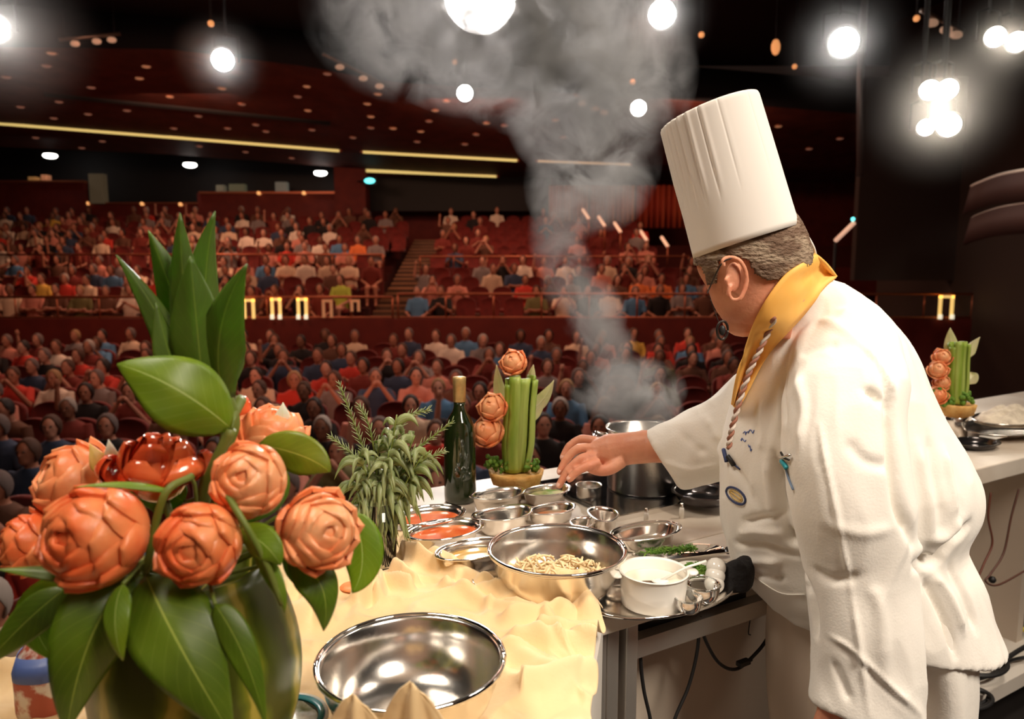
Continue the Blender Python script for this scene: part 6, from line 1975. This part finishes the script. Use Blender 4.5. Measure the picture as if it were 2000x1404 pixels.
# collar scarf
E1 = [(1592, 497), (1562, 516), (1529, 541), (1495, 587), (1471, 633), (1459, 671), (1448, 705), (1438, 745), (1430, 790)]
E2 = [(1634, 541), (1614, 556), (1592, 586), (1562, 622), (1532, 654), (1506, 686), (1484, 718), (1462, 760), (1440, 800)]
Y1 = [1.385, 1.345, 1.295, 1.275, 1.275, 1.28, 1.29, 1.30, 1.31]
bvb = bvh_of(bo)
rows = []
for i in range(9):
    row = []
    for t in [q / 8 for q in range(9)]:
        x = E1[i][0] * (1 - t) + E2[i][0] * t; y = E1[i][1] * (1 - t) + E2[i][1] * t
        d = ray(x, y).normalized()
        best = None
        for tr_ in (bvb, bvh):
            h = tr_.ray_cast(CAMP, d)[0]
            if h is not None and h.y < 1.48 and (best is None or h.y < best): best = h.y
        if best is None: best = Y1[i] + .03
        row.append([x, y, best])
    rows.append(row)
for _ in range(3):
    new = [[c[2] for c in r] for r in rows]
    for i in range(9):
        for j in range(9):
            nb = [rows[a][b][2] for a, b in ((i - 1, j), (i + 1, j), (i, j - 1), (i, j + 1)) if 0 <= a < 9 and 0 <= b < 9]
            new[i][j] = min(rows[i][j][2], .4 * rows[i][j][2] + .6 * sum(nb) / len(nb))
    for i in range(9):
        for j in range(9): rows[i][j][2] = new[i][j]
rows = [[at(c[0], c[1], c[2] - .010 - .004 * math.sin(PI * j / 8)) for j, c in enumerate(r)] for r in rows]
cols = [spline([r[j] for r in rows], 5) for j in range(9)]
rows = [[c[i] for c in cols] for i in range(len(cols[0]))]
# turn the scarf round the back of the neck as well
MB().grid(rows).build('collar_scarf', M_coll, chef, solid=.005)
back = []
for t in [q / 10 for q in range(11)]:
    a = at(1592, 497, 1.385) + Vector((-.09 * t, .035 + .05 * math.sin(PI * t * .5) , .01 * t - .03 * t))
    b = at(1634, 541, 1.39) + Vector((-.12 * t, .05 + .06 * math.sin(PI * t * .5), -.03 * t))
    if t == 0: a, b = rows[0][0].copy(), rows[0][-1].copy()
    back.append([a.lerp(b, s2) + Vector((0, 0, .004 * math.sin(PI * s2))) for s2 in (0, .25, .5, .75, 1)])
MB().grid(back).build('collar_scarf', M_coll, chef, solid=.005)
# braided ribbon with medal end
M_br = mat('braid_a', (0.42, 0.32, 0.26), .6, c2=(0.62, 0.55, 0.48), ns=90)
M_br2 = mat('braid_b', (0.26, 0.10, 0.06), .6)
cb_ = BVHTree.FromPolygons([v for r in rows for v in r], [(i * 9 + j, i * 9 + j + 1, (i + 1) * 9 + j + 1, (i + 1) * 9 + j) for i in range(len(rows) - 1) for j in range(8)])
br = [(1513, 620), (1500, 650), (1484, 684), (1468, 716), (1455, 750), (1444, 785), (1434, 820), (1427, 850), (1423, 876)]
pts = []
for x, y in br:
    h = cb_.ray_cast(CAMP, ray(x, y).normalized())[0]
    j, _ = onj(x, y)
    c = None
    for z_ in (h, j):
        if z_ is not None and (c is None or z_.y < c.y): c = z_
    pts.append(c - ray(x, y).normalized() * .007)
for i in range(1, len(pts)):
    if abs(pts[i].y - pts[i - 1].y) > .06: pts[i] = at(br[i][0], br[i][1], pts[i - 1].y)
sp_ = spline(pts, 8)
ka, kb = MB(), MB()
for s2, kk in ((0, ka), (PI, kb)):
    kk.tube([p + Vector((math.sin(i * .9 + s2) * .003, math.cos(i * .9 + s2) * .0026, 0)) for i, p in enumerate(sp_)], .0030, 7)
ka.build('braided_ribbon', M_br, chef); kb.build('braided_ribbon', M_br2, chef)
# pocket, writing, crest, pens
M_navy = mat('navy_thread', (0.03, 0.045, 0.13), .6)
M_blue = mat('blue_thread', (0.10, 0.16, 0.42), .6)
M_gold = mat('gold_thread', (0.65, 0.45, 0.15), .5)
def draw(pxs, r, m, name, off=.001, closed=False):
    pts = [onj(x, y, off)[0] for x, y in pxs]
    if closed: pts.append(pts[0])
    return MB().tube(spline(pts, 4), r, 6).build(name, m, chef)
# two short lines of blue script
scr = [[(1452 + 2.6 * i + 1.5 * math.sin(i * 1.7), 846 - 4 * math.sin(i * 2.2) - i * .2) for i in range(5)], [(1446 + 2.7 * i + 1.6 * math.sin(i * 2.0 + 1), 858 + 3.5 * math.sin(i * 2.4) + i * .5) for i in range(5)], [(1462 + 2.8 * i, 842 + 4 * math.cos(i * 2.1)) for i in range(5)], [(1462 + 1.6 * i, 868 + 4 * math.sin(i * 2.6) + 3 * i) for i in range(5)]]
for s2 in scr:
    draw(s2, .0008, M_blue, 'script_embroidery')
draw([(1420, 893), (1432, 905), (1446, 916)], .0018, M_navy, 'pocket_edge')
draw([(1417, 878), (1420, 890), (1423, 902)], .004, M_navy, 'pen_top', .004)
draw([(1424, 890), (1430, 898), (1436, 908)], .005, M_rubber, 'pen_top', .003)
cx, cy, aa = 1438, 968, R(40)
def ell(rx, ry): return [(cx + rx * math.cos(t) * math.cos(aa) - ry * math.sin(t) * math.sin(aa), cy + rx * math.cos(t) * math.sin(aa) + ry * math.sin(t) * math.cos(aa)) for t in [2 * PI * i / 14 for i in range(14)]]
draw(ell(22, 12), .0022, M_navy, 'oval_crest', .001, True)
draw(ell(15, 6.5), .0014, M_gold, 'oval_crest', .001, True)
draw([(1428, 960), (1438, 968), (1448, 976)], .0018, M_gold, 'oval_crest')
# sleeve pocket with pens
M_ink = mat('teal_pen', (0.02, 0.30, 0.36), .3)
draw([(1534, 903), (1541, 930), (1551, 956)], .0020, mat('blue_pen', (0.25, 0.36, 0.55), .3), 'sleeve_pen', .002)
draw([(1530, 900), (1536, 908), (1540, 914)], .0042, M_ink, 'sleeve_pen_cap', .003)
draw([(1523, 891), (1534, 893), (1549, 888)], .0022, M_steel2, 'pen_clip', .005)
draw([(1531, 884), (1537, 894), (1546, 898)], .0020, M_rubber, 'pen_clip', .005)
draw([(1468, 1120), (1495, 1140), (1529, 1158), (1572, 1160)], .0014, M_jacket, 'apron_string', .002)
# glasses: temple wire and lens, microphone boom
M_wire = mat('dark_wire', (0.05, 0.04, 0.035), .35, .7)
tp = spline([at(1432, 503, HY_ - .086), at(1412, 512, HY_ - .085), at(1398, 535, HY_ - .07), at(1386, 562, HY_ - .045), at(1382, 572, HY_ + .0)], 5)
MB().tube(tp, .0013, 6).build('glasses', M_wire, chef)
bm_ = spline([at(1388, 585, HY_ - .03), at(1396, 608, HY_ - .035), at(1404, 630, HY_ - .04)], 5)
MB().tube(bm_, .0008, 6).build('microphone_boom', M_wire, chef)
c = at(1411, 645, HY_ - .04)
k = MB().tube([c + Vector((.010 * math.cos(t), 0.002 * math.cos(t), .016 * math.sin(t))) for t in [2 * PI * i / 24 for i in range(25)]], .0022, 8)
k.build('microphone_ring', M_wire, chef)
MB().ball(c, (.006, .004, .009), 12).build('microphone_capsule', M_rubber, chef)

HAZE_D = 0.40
HAZE_E = 12
# ================================================= STEAM
VS = bpy.data.materials.new('steam')
VS.use_nodes = True
nt = VS.node_tree
nt.nodes.clear()
out = nt.nodes.new('ShaderNodeOutputMaterial')
vol = nt.nodes.new('ShaderNodeVolumePrincipled')
vol.inputs['Color'].default_value = (0.95, 0.93, 0.92, 1)
vol.inputs['Anisotropy'].default_value = 0.25
tc = nt.nodes.new('ShaderNodeTexCoord')
geo = nt.nodes.new('ShaderNodeNewGeometry')
def MN(op, a, b=None, c=None, cl=False):
    n = nt.nodes.new('ShaderNodeMath'); n.operation = op; n.use_clamp = cl
    for i, v in enumerate((a, b, c)):
        if v is None: continue
        if isinstance(v, (int, float)): n.inputs[i].default_value = v
        else: nt.links.new(v, n.inputs[i])
    return n.outputs[0]
vm = nt.nodes.new('ShaderNodeVectorMath'); vm.operation = 'MULTIPLY_ADD'
nt.links.new(tc.outputs['Generated'], vm.inputs[0]); vm.inputs[1].default_value = (2, 2, 2); vm.inputs[2].default_value = (-1, -1, -1)
ln = nt.nodes.new('ShaderNodeVectorMath'); ln.operation = 'LENGTH'; nt.links.new(vm.outputs[0], ln.inputs[0])
fall = MN('SUBTRACT', 1.0, ln.outputs['Value'], cl=True)
nz = nt.nodes.new('ShaderNodeTexNoise'); nz.inputs['Scale'].default_value = 9.0; nz.inputs['Detail'].default_value = 6; nz.inputs['Roughness'].default_value = .62; nz.inputs['Distortion'].default_value = 0.9
nt.links.new(geo.outputs['Position'], nz.inputs['Vector'])
ns_ = MN('MULTIPLY', MN('SUBTRACT', nz.outputs[0], 0.42, cl=True), 5.0)
oi = nt.nodes.new('ShaderNodeObjectInfo')
dn = MN('MULTIPLY', MN('MULTIPLY', fall, ns_), MN('MULTIPLY', oi.outputs['Alpha'], 26.0))
nt.links.new(dn, vol.inputs['Density'])
nt.links.new(vol.outputs[0], out.inputs['Volume'])
sroot = empty('steam_plume', POT + Vector((0, 0, .17)), 'white steam rising from the pot and spreading under the stage lights', 'steam')
PUFF = [(1250, 800, 1.80, .11, .07, 1.0), (1225, 760, 1.82, .15, .09, 1.0), (1285, 770, 1.80, .07, .07, .5), (1185, 690, 1.82, .08, .09, .7), (1160, 620, 1.84, .085, .10, .7), (1110, 545, 1.86, .075, .11, .55), (1090, 455, 1.88, .08, .13, .5), (1120, 360, 1.92, .13, .15, .5),
        (1190, 300, 1.95, .14, .20, .55), (1130, 210, 1.98, .20, .20, .55), (1200, 150, 2.0, .22, .22, .5), (1050, 110, 2.02, .28, .21, .75), (930, 50, 2.05, .32, .24, .85), (1080, 10, 2.05, .34, .24, .75), (790, 20, 2.05, .28, .24, .28), (940, -40, 2.05, .34, .18, .6)]
for i, (px, py, Y, rx, rz_, d_) in enumerate(PUFF):
    c = at(px, py, Y)
    o = MB().ball(c, (rx, min(rx, .2), rz_), 20).build('steam_puff', VS, sroot, origin=c)
    o.color = (1, 1, 1, d_)
    o['kind'] = 'stuff'

# ================================================= HAZE ADDED FOR THE GLOW AROUND THE LAMPS
VH = VS.copy(); VH.name = 'glow_haze'
nt = VH.node_tree
vol = [n for n in nt.nodes if n.type == 'PRINCIPLED_VOLUME'][0]
for l in list(vol.inputs['Density'].links): nt.links.remove(l)
ln = [n for n in nt.nodes if n.type == 'VECT_MATH' and n.operation == 'LENGTH'][0]
f1 = nt.nodes.new('ShaderNodeMath'); f1.operation = 'SUBTRACT'; f1.use_clamp = True; f1.inputs[0].default_value = 1.0; nt.links.new(ln.outputs['Value'], f1.inputs[1])
f2 = nt.nodes.new('ShaderNodeMath'); f2.operation = 'MULTIPLY'; f3 = nt.nodes.new('ShaderNodeMath'); f3.operation = 'POWER'; nt.links.new(f1.outputs[0], f3.inputs[0]); f3.inputs[1].default_value = 2.0; nt.links.new(f3.outputs[0], f2.inputs[0]); f2.inputs[1].default_value = HAZE_D
nt.links.new(f2.outputs[0], vol.inputs['Density'])
vol.inputs['Anisotropy'].default_value = 0.3
hz = empty('haze', at(1000, 100, 11), 'thin haze added for the glow around the bright stage lamps', 'haze')
for px, py, Y, r in ((435, 117, 12.9, .85), (940, 5, 8.9, 1.5), (1293, 28, 11.9, .9), (1648, 83, 11.9, 1.1), (1965, 77, 9.9, .8), (1833, 210, 9.8, 1.1), (-5, 55, 9.9, 1.3)):
    c = at(px, py, Y)
    o = MB().ball(c, r, 20).build('glow_pocket', VH, hz, origin=c)
    o['kind'] = 'stuff'
    light('POINT', tuple(c + (CAMP - c).normalized() * .12), HAZE_E * r * r * (2.5 if px == 940 else 1), COOL if px < 1700 else WARM, size=.06)  # point light added in each pocket to brighten the haze
